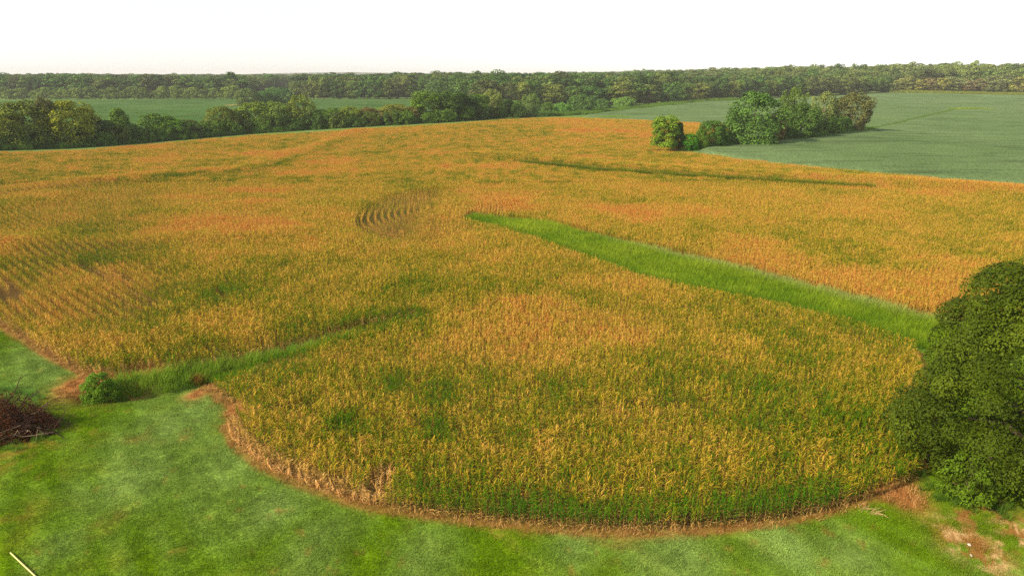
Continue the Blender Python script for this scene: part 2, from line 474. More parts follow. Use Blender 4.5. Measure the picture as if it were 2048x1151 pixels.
def maize_parts(seed, seg=5, nl=11):
    r = random.Random(seed)
    H = r.uniform(2.15, 2.5)
    stalk, fol, tas, ear = Geo(), Geo(), Geo(), Geo()
    lean = (r.uniform(-.08, .08), r.uniform(-.08, .08))
    sp = lambda z: np.array([lean[0] * (z / H) ** 2 * H * 0.5, lean[1] * (z / H) ** 2 * H * 0.5, z])
    stalk.tube([sp(0), sp(H * .3), sp(H * .62), sp(H * .93)], [0.017, 0.015, 0.011, 0.006], 4, 0.35, 1 if r.random() < .5 else 0)
    az0 = r.uniform(0, 6.28)
    for k in range(nl):
        t = k / (nl - 1)
        z = H * (0.13 + 0.78 * t)
        azi = az0 + (k % 2) * math.pi + r.uniform(-.45, .45)
        ln = (0.42 + 0.52 * math.sin(math.pi * min(1, 0.25 + t * 0.62))) * r.uniform(.8, 1.1)
        if t < 0.3:
            strip_leaf(fol, sp(z), azi, ln * .85, 0.06, r.uniform(0.1, 0.6), r.uniform(2.2, 3.4), r.random(), 1, seg, r.uniform(-1.2, 1.2))
        else:
            strip_leaf(fol, sp(z), azi, ln, 0.095, r.uniform(0.75, 1.2), r.uniform(1.1, 2.7), r.random(), 0, seg, r.uniform(-.8, .8))
    top = sp(H * .92)
    for k in range(6):
        strip_leaf(tas, top + np.array([0, 0, 0.02 * k]), k * 1.05 + r.uniform(-.3, .3), r.uniform(.22, .34), 0.022, r.uniform(1.0, 1.45), r.uniform(0.1, 0.9), r.random(), 2, 2)
    e0 = sp(H * 0.42); a = az0 + 1.4
    e1 = e0 + np.array([math.cos(a) * .10, math.sin(a) * .10, .24])
    ear.tube([e0, (e0 * .6 + e1 * .4), e1], [0.012, 0.032, 0.008], 5, r.uniform(.5, .9), 1)
    return stalk, fol, tas, ear
NV = 6
MS = 0.48      # size of this maize relative to the plant form
maize_meshes, maize_joined = [], []
for s in range(NV):
    parts = maize_parts(100 + s)
    maize_meshes.append([p.mesh('maize_%s' % n, MAIZE_MATS) for p, n in zip(parts, ('stalk', 'foliage', 'tassel', 'ear'))])
    g = Geo()
    for p in parts:
        g.V += p.V; g.rnd += p.rnd; g.mi += p.mi
    maize_joined.append(g.mesh('maize_plant', MAIZE_MATS))
MAIZE = proto_collection('maize_plant_form', maize_joined)
# patches of rows for the far part of the field
PATCH = 4.0
patch_meshes = []
for s in range(5):
    base = []
    for q in range(5):
        g = Geo()
        for p in maize_parts(300 + 5 * s + q, 3, 8): g.V += p.V; g.rnd += p.rnd; g.mi += p.mi
        base.append((np.concatenate(g.V), np.concatenate(g.rnd), np.concatenate(g.mi)))
    G = Geo()
    rr = np.random.default_rng(50 + s)
    for row in range(5):
        for k in range(17):
            Vb, rb, mb = base[rr.integers(5)]
            a = rr.uniform(0, 6.28); c_, s_ = math.cos(a), math.sin(a)
            sc = rr.uniform(.85, 1.1)
            W = Vb * sc
            W = np.stack([W[..., 0] * c_ - W[..., 1] * s_, W[..., 0] * s_ + W[..., 1] * c_, W[..., 2]], -1)
            W = W + np.array([-PATCH / 2 + (k + .5) * PATCH / 17 + rr.normal(0, .03), -PATCH / 2 + (row + .5) * PATCH / 5 + rr.normal(0, .05), 0])
            G.V.append(W.astype(np.float32)); G.rnd.append(np.clip(rb * 0.8 + rr.uniform(-.1, .3), 0, 1).astype(np.float32)); G.mi.append(mb)
    patch_meshes.append(G.mesh('maize_patch', MAIZE_MATS))
MPATCH = proto_collection('maize_patch_form', patch_meshes)

GREEN = [(880, 805, 45, 0.5), (690, 868, 30, 0.5), (868, 875, 30, 0.6), (795, 785, 32, 0.55), (985, 775, 25, 0.5), (760, 760, 20, 0.4), (1100, 790, 40, .25), (1350, 795, 60, .25),
         (460, 585, 45, 0.35), (600, 560, 40, .2), (470, 760, 60, 0.28), (550, 720, 60, 0.2), (1600, 745, 40, 0.25), (1590, 690, 25, .2), (850, 378, 70, 0.25), (760, 425, 60, 0.2),
         (240, 440, 90, .2), (30, 565, 45, 0.45), (190, 530, 45, 0.35), (1850, 440, 60, .15), (1560, 590, 50, .2), (1100, 400, 60, .15), (760, 640, 90, 0.12), (1180, 600, 50, .15), (380, 700, 200, .06)]
RUSTY = [(1050, 640, 70, .16), (930, 560, 80, .1), (1640, 960, 70, .2), (1300, 890, 120, .15), (620, 485, 120, .15), (30, 470, 60, .2), (140, 555, 30, .3), (1240, 265, 120, .2), (700, 270, 60, .2), (800, 260, 80, .15),
         (960, 650, 60, .12), (1900, 520, 120, .1), (1650, 430, 120, .1), (1500, 315, 90, .2), (1080, 930, 60, .2), (250, 690, 80, .08)]
SLOTS = [((158, 520), (221, 552), 0.30), ((190, 520), (262, 552), 0.28), ((223, 579), (262, 606), 0.30), ((255, 565), (306, 600), 0.28), ((-20, 552), (20, 590), 0.44), ((5, 548), (40, 585), 0.33),
         ((1250, 802), (1420, 797), 0.25), ((1120, 805), (1220, 803), 0.19), ((430, 572), (448, 590), 0.28), ((740, 945), (765, 930), 0.28)]
slot_w = [(at(*a, 1.0), at(*b_, 1.0), w) for a, b_, w in SLOTS]
def dry_of(x, y, sd):
    d = 0.25 + (fbm(x, y, 9, 21, 4) - 0.5) * 0.42 * (1 - .45 * sstep(90, 140, y)) + .30 * sstep(.57, .72, fbm(x * .6, y, 13, 24, 3)) + (fbm(x, y, 0.9, 27, 2) - .5) * .42 + (fbm(x, y, 3, 22, 2) - .5) * 0.22
    d = d + 0.22 * sstep(40, 105, y) + 0.05 * sstep(120, 220, y)
    d = d - 0.35 * np.exp(-(seg_dist(x, y, gap1) / 1.1) ** 2) - 0.10 * np.exp(-(seg_dist(x, y, gap2) / 1.2) ** 2)
    d = d + 0.25 * np.exp(-(seg_dist(x, y, tr2) / 4.0) ** 2) - 0.28 * np.exp(-(seg_dist(x, y, tr2b) / 1.6) ** 2) + .12 * np.exp(-(seg_dist(x, y, tr3) / 2.0) ** 2)
    d = d + (fbm(x * 0.35, y, 22, 23, 3) - 0.5) * 0.18 * sstep(80, 130, y)
    d = d - blob(x, y, GREEN) * .62 + 0.9 * blob(x, y, RUSTY)
    return d
def front_zone(x, y):      # along the curved lawn edge
    return seg_dist(x, y, front_line[3:])
CC = at(862, 414, 1.0); CR, CE = 11.0, 2.1      # rows bent round the strip's end: half width, stretch in depth
def ell(x, y): return np.hypot(x - CC[0], (y - CC[1]) / CE)
def in_view(x, y, m=6.0): return np.abs(x) < y * 0.80 + m
def keep_corn(x, y):
    ok = in_view(x, y)
    for a, b_, w in slot_w: ok &= seg_dist(x, y, [a, b_]) > w
    ok &= seg_dist(x, y, gap1) > 0.8
    return ok
NEAR_Y = 131.0
# straight rows at 45 degrees
ra = R(-43); ux, uy = math.cos(ra), math.sin(ra)
ROW, STEP = 0.46, 0.122
aa = np.arange(-190, 150, STEP); bb = np.arange(-60, 190, ROW)
A_, B_ = np.meshgrid(aa, bb)
A_ = A_ + rng.uniform(-.05, .05, A_.shape); B_ = B_ + rng.normal(0, .045, B_.shape)
X = (A_ * ux - B_ * uy).ravel(); Y = (A_ * uy + B_ * ux).ravel()
# rows wander gently
k = (Y > 22) & (Y < NEAR_Y) & in_view(X, Y)
X, Y = X[k], Y[k]
sd = sdist(X, Y, corn_poly)
fz = front_zone(X, Y)
HEAD = 5.1
k = (sd > 0.15) & ((fz > HEAD) | (np.hypot(X - front_line[3][0], Y - front_line[3][1]) < fz + .05)) & (ell(X, Y) > CR)
X, Y, sd = X[k], Y[k], sd[k]
PX, PY = [X], [Y]
# headland rows that follow the curved front edge
def resample(pl, step):
    pl = np.array(pl); seg = np.hypot(*(pl[1:] - pl[:-1]).T); c = np.concatenate([[0], np.cumsum(seg)])
    t = np.arange(0, c[-1], step)
    return np.stack([np.interp(t, c, pl[:, 0]), np.interp(t, c, pl[:, 1])], 1)
fl = resample(front_line[3:] + block_right[:4], 0.125)
ker = np.ones(25) / 25
fls = np.stack([np.convolve(np.pad(fl[:, q], 12, 'edge'), ker, 'valid') for q in (0, 1)], 1)
tg = np.gradient(fls, axis=0); tg /= np.linalg.norm(tg, axis=1)[:, None]
nrm = np.stack([-tg[:, 1], tg[:, 0]], 1)
front_pts = []
for r_ in range(13):
    off = 0.15 + 0.44 * r_
    q = fls + nrm * off + rng.normal(0, .045, fls.shape)
    s_ = sdist(q[:, 0], q[:, 1], corn_poly); f_ = front_zone(q[:, 0], q[:, 1])
    kk = (s_ > off - 0.25) & ((f_ < HEAD + .2) | (s_ < 1e9) & (q[:, 0] > 17))
    PX.append(q[kk, 0]); PY.append(q[kk, 1])
# the short notch edge rows (straight fill inside headland band not reached by the offsets)
A2 = rng.uniform(-20, -10, 900); B2 = rng.uniform(32, 46, 900)
# circle of headland rows round the grass strip's end
for r_ in np.linspace(.7, CR - .25, 23):
    th = np.arange(0, 2 * math.pi, 0.10 / r_)
    qx = CC[0] + r_ * np.cos(th) + rng.normal(0, .04, th.shape); qy = CC[1] + r_ * np.sin(th) * CE + rng.normal(0, .04, th.shape)
    s_ = sdist(qx, qy, corn_poly); kk = s_ > 0.3
    PX.append(qx[kk]); PY.append(qy[kk])
X = np.concatenate(PX); Y = np.concatenate(PY)
k = keep_corn(X, Y) & (Y < NEAR_Y + 2); X, Y = X[k], Y[k]
# thin out where rows double up
cell = np.round(X / 0.10).astype(np.int64) * 100003 + np.round(Y / 0.10).astype(np.int64)
_, u = np.unique(cell, return_index=True); X, Y = X[u], Y[u]
k = rng.random(len(X)) > 0.04; X, Y = X[k], Y[k]
sd = sdist(X, Y, corn_poly); fz = front_zone(X, Y)
dry = dry_of(X, Y, sd)
xpix = 1024 + X / (Y * math.cos(_p) + CAM_H * math.sin(_p)) * FPX
edge_green = sstep(2.2, 0.8, fz) * sstep(760, 860, xpix) * sstep(1780, 1650, xpix)
dry = dry - 0.30 * edge_green
dry = dry - 0.10 * sstep(2.0, 0.4, seg_dist(X, Y, left_front)) - 0.08 * sstep(2.5, .5, seg_dist(X, Y, ditch_up))
straw = sstep(1.0, 0.3, fz) * sstep(790, 720, xpix) * (fbm(X, Y, 1.5, 25, 2) > 0.30)
straw = np.maximum(straw, 0.9 * (seg_dist(X, Y, [at(735, 1010), at(770, 965)]) < 0.6))
straw = np.maximum(straw, 0.6 * (seg_dist(X, Y, left_front) < 0.5) * (rng.random(len(X)) < .5))
hs_ = 0.92 + 0.22 * (fbm(X, Y, 9, 26, 3) - .5) * 2 + rng.normal(0, .05, len(X))
rc = ell(X, Y)
ring = (np.round((rc - .7) / ((CR - .95) / 22)).astype(int) % 2 == 1) & (rc < CR - .3)
cm = sstep(1.0, -3, X - CC[0]) * (rc < CR - .3) * sstep(CR, CR - 1.5, rc)
b_row = np.round((-X * uy + Y * ux + 60) / ROW).astype(int) % 2 == 1
lm = sstep(430, 240, xpix) * sstep(46, 56, Y) * sstep(.30, .55, fbm(X, Y, 16, 29, 2)) * (rc > CR)
rowm = np.maximum(cm, lm)
low = np.where(rc < CR, ring, b_row)
dry = dry - low * (.55 * cm + .30 * lm) + (~low) * .10 * cm
hs_ *= 1 - low * (.50 * cm + .28 * lm)
hs_ *= 1 - 0.32 * sstep(1.6, 0.2, fz) * (xpix < 800) - 0.25 * straw
hs_ *= 1 - 0.35 * sstep(5, 1, seg_dist(X, Y, ditch_up)) * (xpix < 640)
hs_ = np.clip(hs_, 0.45, 1.25) * MS
Z = hgt(X, Y)
# the 300 plants that stand out most: the outermost rows at the near lawn edge
cand = np.where((fz < 0.9) & (Y < 33.5) & (xpix > 745) & (xpix < 1790))[0]
order = cand[np.argsort(fz[cand] + 0.15 * np.hypot(X[cand], Y[cand] - 20) / 10)]
single = order[:300]
mask = np.ones(len(X), bool); mask[single] = False
n = mask.sum()
rot = np.zeros((n, 3)); rot[:, 2] = rng.uniform(0, 6.28, n); rot[:, :2] = rng.normal(0, .07, (n, 2)) + 0.25 * straw[mask][:, None] * rng.normal(0, 1, (n, 2))
hw_ = np.sqrt(hs_ * MS) * (1 - .3 * lm - .42 * cm)
scl = np.stack([hw_[mask] * rng.uniform(.9, 1.1, n), hw_[mask] * rng.uniform(.9, 1.1, n), hs_[mask]], 1)
o = scatter('maize_field', np.stack([X, Y, Z], 1)[mask], rot, scl, rng.integers(0, NV, n), MAIZE, {'dry': dry[mask], 'straw': straw[mask]})
tag(o, label='ripening green and gold maize field filling the near ground', cat='maize')
print('near maize', n)
for i in single:
    v = int(rng.integers(NV)); hz = float(hs_[i]); hw = float(hw_[i])
    r_ = root('maize_plant', (X[i], Y[i], Z[i]), float(rng.uniform(0, 6.28)), (hw, hw, hz))
    dryish = straw[i] > .5
    tag(r_, 'bleached straw coloured maize plant at the rounded lawn edge' if dryish else 'leafy green maize plant in the outermost rows at the near curved lawn edge',
        'maize plant', 'dry maize plants at the lawn edge' if dryish else 'green maize plants along the near lawn edge')
    for nm, me in zip(('stalk', 'foliage', 'tassel', 'ear'), maize_meshes[v]):
        c = obj(nm, me, r_); c['dry'] = float(dry[i]); c['straw'] = float(straw[i])
        if nm == 'foliage': c['kind'] = 'stuff'
# far field: patches of rows
pa = np.arange(-420, 420, PATCH * MS * .97)
A_, B_ = np.meshgrid(pa, pa)
X = (A_ * ux - B_ * uy).ravel(); Y = (A_ * uy + B_ * ux).ravel() + 150
k = (Y > NEAR_Y) & (Y < 420) & in_view(X, Y, 15); X, Y = X[k], Y[k]
sd = sdist(X, Y, corn_poly); k = (sd > 1.2) & (seg_dist(X, Y, gap1) > 1.6); X, Y, sd = X[k], Y[k], sd[k]
n = len(X)
rot = np.zeros((n, 3)); rot[:, 2] = ra + math.pi * rng.integers(0, 2, n)
e = 2.0
sx = (hgt(X + e, Y) - hgt(X - e, Y)) / (2 * e); sy = (hgt(X, Y + e) - hgt(X, Y - e)) / (2 * e)
hz = 0.97 + 0.14 * (fbm(X, Y, 12, 28, 3) - .5) * 2
o = scatter('maize_field_beyond', np.stack([X, Y, hgt(X, Y)], 1), rot, np.stack([np.ones(n), np.ones(n), hz], 1) * MS, rng.integers(0, 5, n), MPATCH,
            {'dry': dry_of(X, Y, sd) + rng.normal(0, .03, n), 'straw': np.zeros(n)})
tag(o, label='orange gold maize field rolling away to the hedgerow', cat='maize')
print('patches', n)

# ------------------------------------------------------------------ tall grass, weeds, stubble
def tuft_mesh(name, seed, nb, h, spread, width, mat, seg=3, droop=1.4):
    r = random.Random(seed); g = Geo()
    for k in range(nb):
        a = r.uniform(0, 6.28); q = spread * math.sqrt(r.random())
        strip_leaf(g, (q * math.cos(a), q * math.sin(a), 0), r.uniform(0, 6.28), h * r.uniform(.55, 1.15), width, r.uniform(1.0, 1.5), r.uniform(.3, droop), r.random(), 0, seg, r.uniform(-.6, .6))
    return g.mesh(name, [mat])
TALL = proto_collection('tall_grass_form', [tuft_mesh('tall_grass', 10 + i, 46, 1.15, .38, .026, M_GRASS, 4) for i in range(4)])
SHORT = proto_collection('lawn_tuft_form', [tuft_mesh('lawn_tuft', 30 + i, 70, .075, .30, .014, M_LAWN, 2, 1.8) for i in range(4)])
LITTER = proto_collection('litter_form', [tuft_mesh('dry_litter', 40 + i, 26, .32, .35, .03, M_LAWN, 2, 4.5) for i in range(3)])
def jgrid(x0, x1, y0, y1, s):
    a, b_ = np.meshgrid(np.arange(x0, x1, s), np.arange(y0, y1, s))
    return (a + rng.uniform(-.5, .5, a.shape) * s).ravel(), (b_ + rng.uniform(-.5, .5, a.shape) * s).ravel()
def rot_scl(n, smin, smax, tilt=.06):
    rot = np.zeros((n, 3)); rot[:, 2] = rng.uniform(0, 6.28, n); rot[:, :2] = rng.normal(0, tilt, (n, 2))
    s = rng.uniform(smin, smax, n)
    return rot, np.stack([s, s, s * rng.uniform(.85, 1.15, n)], 1)
# bright strip
sp = np.array(strip_poly)
x, y = jgrid(sp[:, 0].min(), sp[:, 0].max(), sp[:, 1].min(), sp[:, 1].max(), .38)
s_ = sdist(x, y, strip_poly); k = (s_ > 0.15 + 1.5 * (fbm(x, y, 4, 38, 3) - .45)) & (np.abs(x) < y * .78 + 4); x, y, s_ = x[k], y[k], s_[k]
n = len(x); rot, scl = rot_scl(n, .75, 1.1)
nn = fbm(x, y, 5, 33, 3); up = seg_dist(x, y, strip_up)
c = lerp((0.075, 0.145, 0.003), (0.19, 0.245, 0.012), np.clip(nn * 1.2 - .3 + .5 * (fbm(x, y, 1.2, 39, 2) - .3), 0, 1))
c = lerp(c, (0.20, 0.235, 0.065), sstep(2.6, .4, up) * sstep(8, 20, x) * .8)
c = lerp(c, (0.035, 0.10, 0.003), sstep(2.2, .3, seg_dist(x, y, strip_low)) * .6)  # maize shadow along the lower edge, painted into the grass tint
o = scatter('tall_grass_strip', np.stack([x, y, hgt(x, y)], 1), rot, scl * (0.55 + .5 * nn)[:, None], rng.integers(0, 4, n), TALL, None, {'tint': c})
tag(o, label='bright green strip of tall grass cutting through the maize', cat='grass')
print('strip', n)
# ditch grass between the two maize blocks
dl = atl([(255, 775), (330, 762), (400, 748), (470, 737), (560, 714), (690, 682), (830, 648)])
x, y = jgrid(-30, 0, 34, 66, .33)
dd = seg_dist(x, y, dl); w = np.interp(x, [dl[0][0], dl[2][0], dl[3][0], dl[-1][0]], [1.1, 1.0, .55, .15])
k = (dd < w); x, y = x[k], y[k]
n = len(x); rot, scl = rot_scl(n, .5, .85)
nn = fbm(x, y, 3, 34, 3)
c = lerp((0.07, 0.17, 0.008), (0.17, 0.23, 0.02), np.clip(nn * 1.6 - .4, 0, 1))
o = scatter('ditch_grass', np.stack([x, y, hgt(x, y)], 1), rot, scl, rng.integers(0, 4, n), TALL, None, {'tint': c})
tag(o, label='tall green grass lining the drainage ditch between the maize blocks', cat='grass')
# green growth in the terrace gap
gl = resample(gap1, .3)
x = np.repeat(gl[:, 0], 2) + rng.normal(0, .25, len(gl) * 2); y = np.repeat(gl[:, 1], 2) + rng.normal(0, .3, len(gl) * 2)
n = len(x); rot, scl = rot_scl(n, 1.2, 1.45)
o = scatter('terrace_weeds', np.stack([x, y, hgt(x, y)], 1), rot, scl, rng.integers(0, 4, n), TALL, None, {'tint': lerp((0.055, 0.095, 0.004), (0.12, 0.14, 0.006), rng.random(n))})
tag(o, label='narrow green line of weeds along the terrace in the maize', cat='weeds')
# lawn
x, y = jgrid(-46, 40, 19, 60, .23)
sd = sdist(x, y, corn_poly); k = (sd < -.15) & (np.abs(x) < y * .79 + 2.5) & (sdist(x, y, strip_poly) < -.3); x, y, sd = x[k], y[k], sd[k]
gcol = ground_color(x, y)
g_ok = (gcol[:, 1] > gcol[:, 0] * 1.02) | (rng.random(len(x)) < .35); x, y, gcol = x[g_ok], y[g_ok], gcol[g_ok]
n = len(x); rot, scl = rot_scl(n, .7, 1.25, .03)
o = scatter('lawn_grass', np.stack([x, y, hgt(x, y)], 1), rot, scl, rng.integers(0, 4, n), SHORT, None, {'tint': gcol * 1.15})
tag(o, label='short mown lawn grass with dewy silver and green patches', cat='grass')
print('lawn', n)
# dry leaf litter round the maize
x, y = jgrid(-46, 34, 22, 58, .26)
sd = sdist(x, y, corn_poly); k = (sd < .4) & (sd > -.32 + .4 * (fbm(x, y, 3, 36, 2) - .5)) & (np.abs(x) < y * .79 + 2.5) & (sdist(x, y, strip_poly) < -.3)
ex = np.zeros(len(x), bool)
for px, py, r in ((165, 772, 1.4), (285, 752, 1.4), (400, 784, .6), (1800, 985, 1.2), (478, 818, 1.0)):
    q = at(px, py); ex |= np.hypot(x - q[0], (y - q[1]) / 1.3) < r
k = (k | (ex & (sd < .4))) & (rng.random(len(x)) < .8); x, y = x[k], y[k]
n = len(x); rot, scl = rot_scl(n, .4, .75, .1)
c = lerp((0.28, 0.13, 0.032), (0.66, 0.40, 0.15), rng.random(n) ** 1.8)
o = scatter('dry_leaf_litter', np.stack([x, y, hgt(x, y)], 1), rot, scl, rng.integers(0, 3, n), LITTER, None, {'tint': c})
tag(o, label='rusty dry leaf litter and stubble fringing the maize', cat='litter')

# ------------------------------------------------------------------ bean fields
def field_sheet(name, poly, res, z, col_a, col_b, label, seed, line_scale):
    P = np.array(poly)
    xs = np.arange(P[:, 0].min() - res, P[:, 0].max() + res, res); ys = np.arange(P[:, 1].min() - res, P[:, 1].max() + res, res)
    X, Y = np.meshgrid(xs, ys); s = sdist(X, Y, poly)
    prof = sstep(-0.2, 1.6, s)
    Z = hgt(X, Y) - 0.6 + (z + 0.6) * prof + (fbm(X, Y, 5, seed, 3) - .5) * .35 * prof
    ny, nx = X.shape
    a, b_ = np.meshgrid(np.arange(ny - 1), np.arange(nx - 1), indexing='ij')
    F = np.stack([a * nx + b_, a * nx + b_ + 1, (a + 1) * nx + b_ + 1, (a + 1) * nx + b_], -1).reshape(-1, 4)
    keep = (s.ravel()[F] > -2 * res).any(1); F = F[keep]
    used, inv = np.unique(F, return_inverse=True); F = inv.reshape(F.shape)
    V = np.stack([X, Y, Z], -1).reshape(-1, 3)[used]
    t = np.clip((fbm(V[:, 0], V[:, 1], 30, seed + 1, 4) - .5) * 2.2 + .5, 0, 1)
    ln = fbm(V[:, 0] * .06 + V[:, 1] * .012, V[:, 1] - V[:, 0] * .10, line_scale, seed + 2, 3)
    c = lerp(col_a, col_b, t) * 2.1 * (1 - 0.28 * sstep(.60, .72, ln) + .22 * (fbm(V[:, 0], V[:, 1], 6, seed + 3, 3) - .5))[:, None]
    m, nt, out = new_mat(name + '_leaves')
    b = N(nt, 'ShaderNodeBsdfPrincipled'); b.inputs['Roughness'].default_value = .9; b.inputs['Specular IOR Level'].default_value = .0
    ca = attr(nt, 'col').outputs['Color']; geo = N(nt, 'ShaderNodeNewGeometry')
    n1 = N(nt, 'ShaderNodeTexNoise'); n1.inputs['Scale'].default_value = 1.7; n1.inputs['Detail'].default_value = 6
    nt.links.new(geo.outputs['Position'], n1.inputs['Vector'])
    sc_ = N(nt, 'ShaderNodeVectorMath', operation='SCALE'); nt.links.new(ca, sc_.inputs[0])
    nt.links.new(mathn(nt, 'ADD', mathn(nt, 'MULTIPLY', n1.outputs['Fac'], 1.2), .4), sc_.inputs['Scale'])
    nt.links.new(sc_.outputs[0], b.inputs['Base Color'])
    bp = N(nt, 'ShaderNodeBump'); bp.inputs['Strength'].default_value = 1.0; bp.inputs['Distance'].default_value = .5
    nt.links.new(n1.outputs['Fac'], bp.inputs['Height']); nt.links.new(bp.outputs[0], b.inputs['Normal'])
    nt.links.new(b.outputs[0], out.inputs['Surface'])
    o = obj(name, mesh_np(name, V, F, m, True, {'col': ('FLOAT_COLOR', 'POINT', c)}))
    tag(o, label=label, cat='bean field', kind='stuff')
    return o
bean_r = [tuple(p) for p in (atl([(1395, 297)], 0) + [p + np.array([.6, .6]) for p in clump_edge[3:]] + [np.array([420, 330]), np.array([520, 560])]
          + atl([(2300, 194), (2048, 190), (1900, 187), (1780, 185), (1700, 190), (1560, 196), (1400, 203), (1330, 210), (1250, 217), (1170, 229)], .8) + [p + np.array([0, .8]) for p in far_edge[8:]] + clump_edge[:2])]
field_sheet('bean_field', bean_r, 2.2, .85, (0.049, 0.079, 0.030), (0.061, 0.093, 0.038), 'wide grey green bean field on the right beyond the maize', 61, 2.2)
bean_l = [tuple(p) for p in (atl([(-300, 296), (0, 290), (300, 276), (500, 262), (700, 250), (850, 242), (1000, 234), (1130, 231)], 0)
          + atl([(1180, 222), (1230, 214), (1150, 209), (1000, 212), (880, 205), (840, 199), (600, 198), (400, 198), (200, 200), (0, 201), (-300, 203)], .8))]
field_sheet('bean_field', bean_l, 2.2, .85, (0.026, 0.056, 0.014), (0.036, 0.068, 0.019), 'deep green bean field on the left behind the hedgerow', 71, 2.6)

# weedy margins and waterways in the bean fields
def weed_line(name, px, zo, width, per_m, tints, smin, smax, label, jitter=.5):
    L = resample(atl(px, zo), 1.0)
    k = int(per_m); m_ = len(L) * k
    wv = width * (.5 + fbm(L[:, 0], L[:, 1], 14, 90, 2))
    x = np.repeat(L[:, 0], k) + rng.uniform(-1, 1, m_) * np.repeat(wv, k); y = np.repeat(L[:, 1], k) + rng.uniform(-1, 1, m_) * np.repeat(wv, k) * 1.5
    rot, scl = rot_scl(m_, smin, smax)
    o = scatter(name, np.stack([x, y, hgt(x, y) + (zo if zo < 1 else .5)], 1), rot, scl, rng.integers(0, 4, m_), TALL, None, {'tint': lerp(tints[0], tints[1], rng.random(m_))})
    tag(o, label=label, cat='weeds'); return o
weed_line('weedy_waterway', [(1600, 280), (1680, 268), (1740, 258), (1800, 246), (1850, 234), (1885, 226), (1912, 219)], .5, .8, 5, ((.05, .10, .015), (.075, .12, .02)), .5, .8, 'thin green weedy waterway crossing the right bean field')
weed_line('weed_patch', [(1905, 220), (1935, 218), (1975, 220)], .5, 3.0, 18, ((.10, .16, .015), (.15, .20, .02)), .7, 1.1, 'bright yellow green weed patch at the waterway end in the right bean field')
weed_line('weedy_margin', [(1785, 185), (1850, 187), (1950, 189), (2060, 191), (2200, 194)], 0, 7, 16, ((.10, .13, .015), (.15, .17, .025)), 1.4, 2.4, 'yellow green weedy margin before the hazy right wood')
weed_line('weedy_margin', [(1050, 233), (1120, 231), (1180, 227), (1250, 220), (1330, 212), (1400, 204), (1470, 199)], 0, 4.5, 16, ((.05, .11, .012), (.085, .15, .018)), 1.2, 2.2, 'lush green weedy margin between wood edge and right bean field')
weed_line('weed_patch', [(1200, 235), (1230, 235), (1260, 236)], .5, 2.5, 14, ((.09, .17, .012), (.13, .2, .02)), .6, .9, 'bright lime weed patch at the near corner of the right bean field')
weed_line('weed_patch', [(748, 220), (765, 218), (790, 216)], .5, 4.0, 14, ((.09, .16, .012), (.13, .19, .02)), .6, 1., 'lime green weed patch showing through the hedgerow gap')
weed_line('weed_patch', [(-10, 219), (10, 218)], .5, 4.0, 14, ((.11, .16, .015), (.15, .19, .02)), .6, 1., 'pale weed patch in the left bean field at the frame edge')
weed_line('dry_weed_patch', [(455, 213), (475, 211), (490, 212)], .5, 3.0, 14, ((.36, .3, .12), (.2, .2, .05)), .6, 1., 'straw coloured weeds beside the tree island in the left bean field')
weed_line('clump_weeds', [(1395, 297), (1460, 292), (1540, 284), (1620, 276), (1700, 266), (1740, 262)], 0, 1.8, 14, ((.05, .13, .015), (.1, .18, .02)), 1.0, 1.8, 'green weeds under the tree clump beside the right bean field')
weed_line('hedge_weeds', [(-40, 301), (150, 295), (300, 284), (500, 267), (700, 254), (900, 243), (1000, 235), (1050, 232)], 0, 2.5, 10, ((.03, .08, .01), (.06, .12, .015)), 1.2, 2.2, 'dark undergrowth along the foot of the hedgerow')

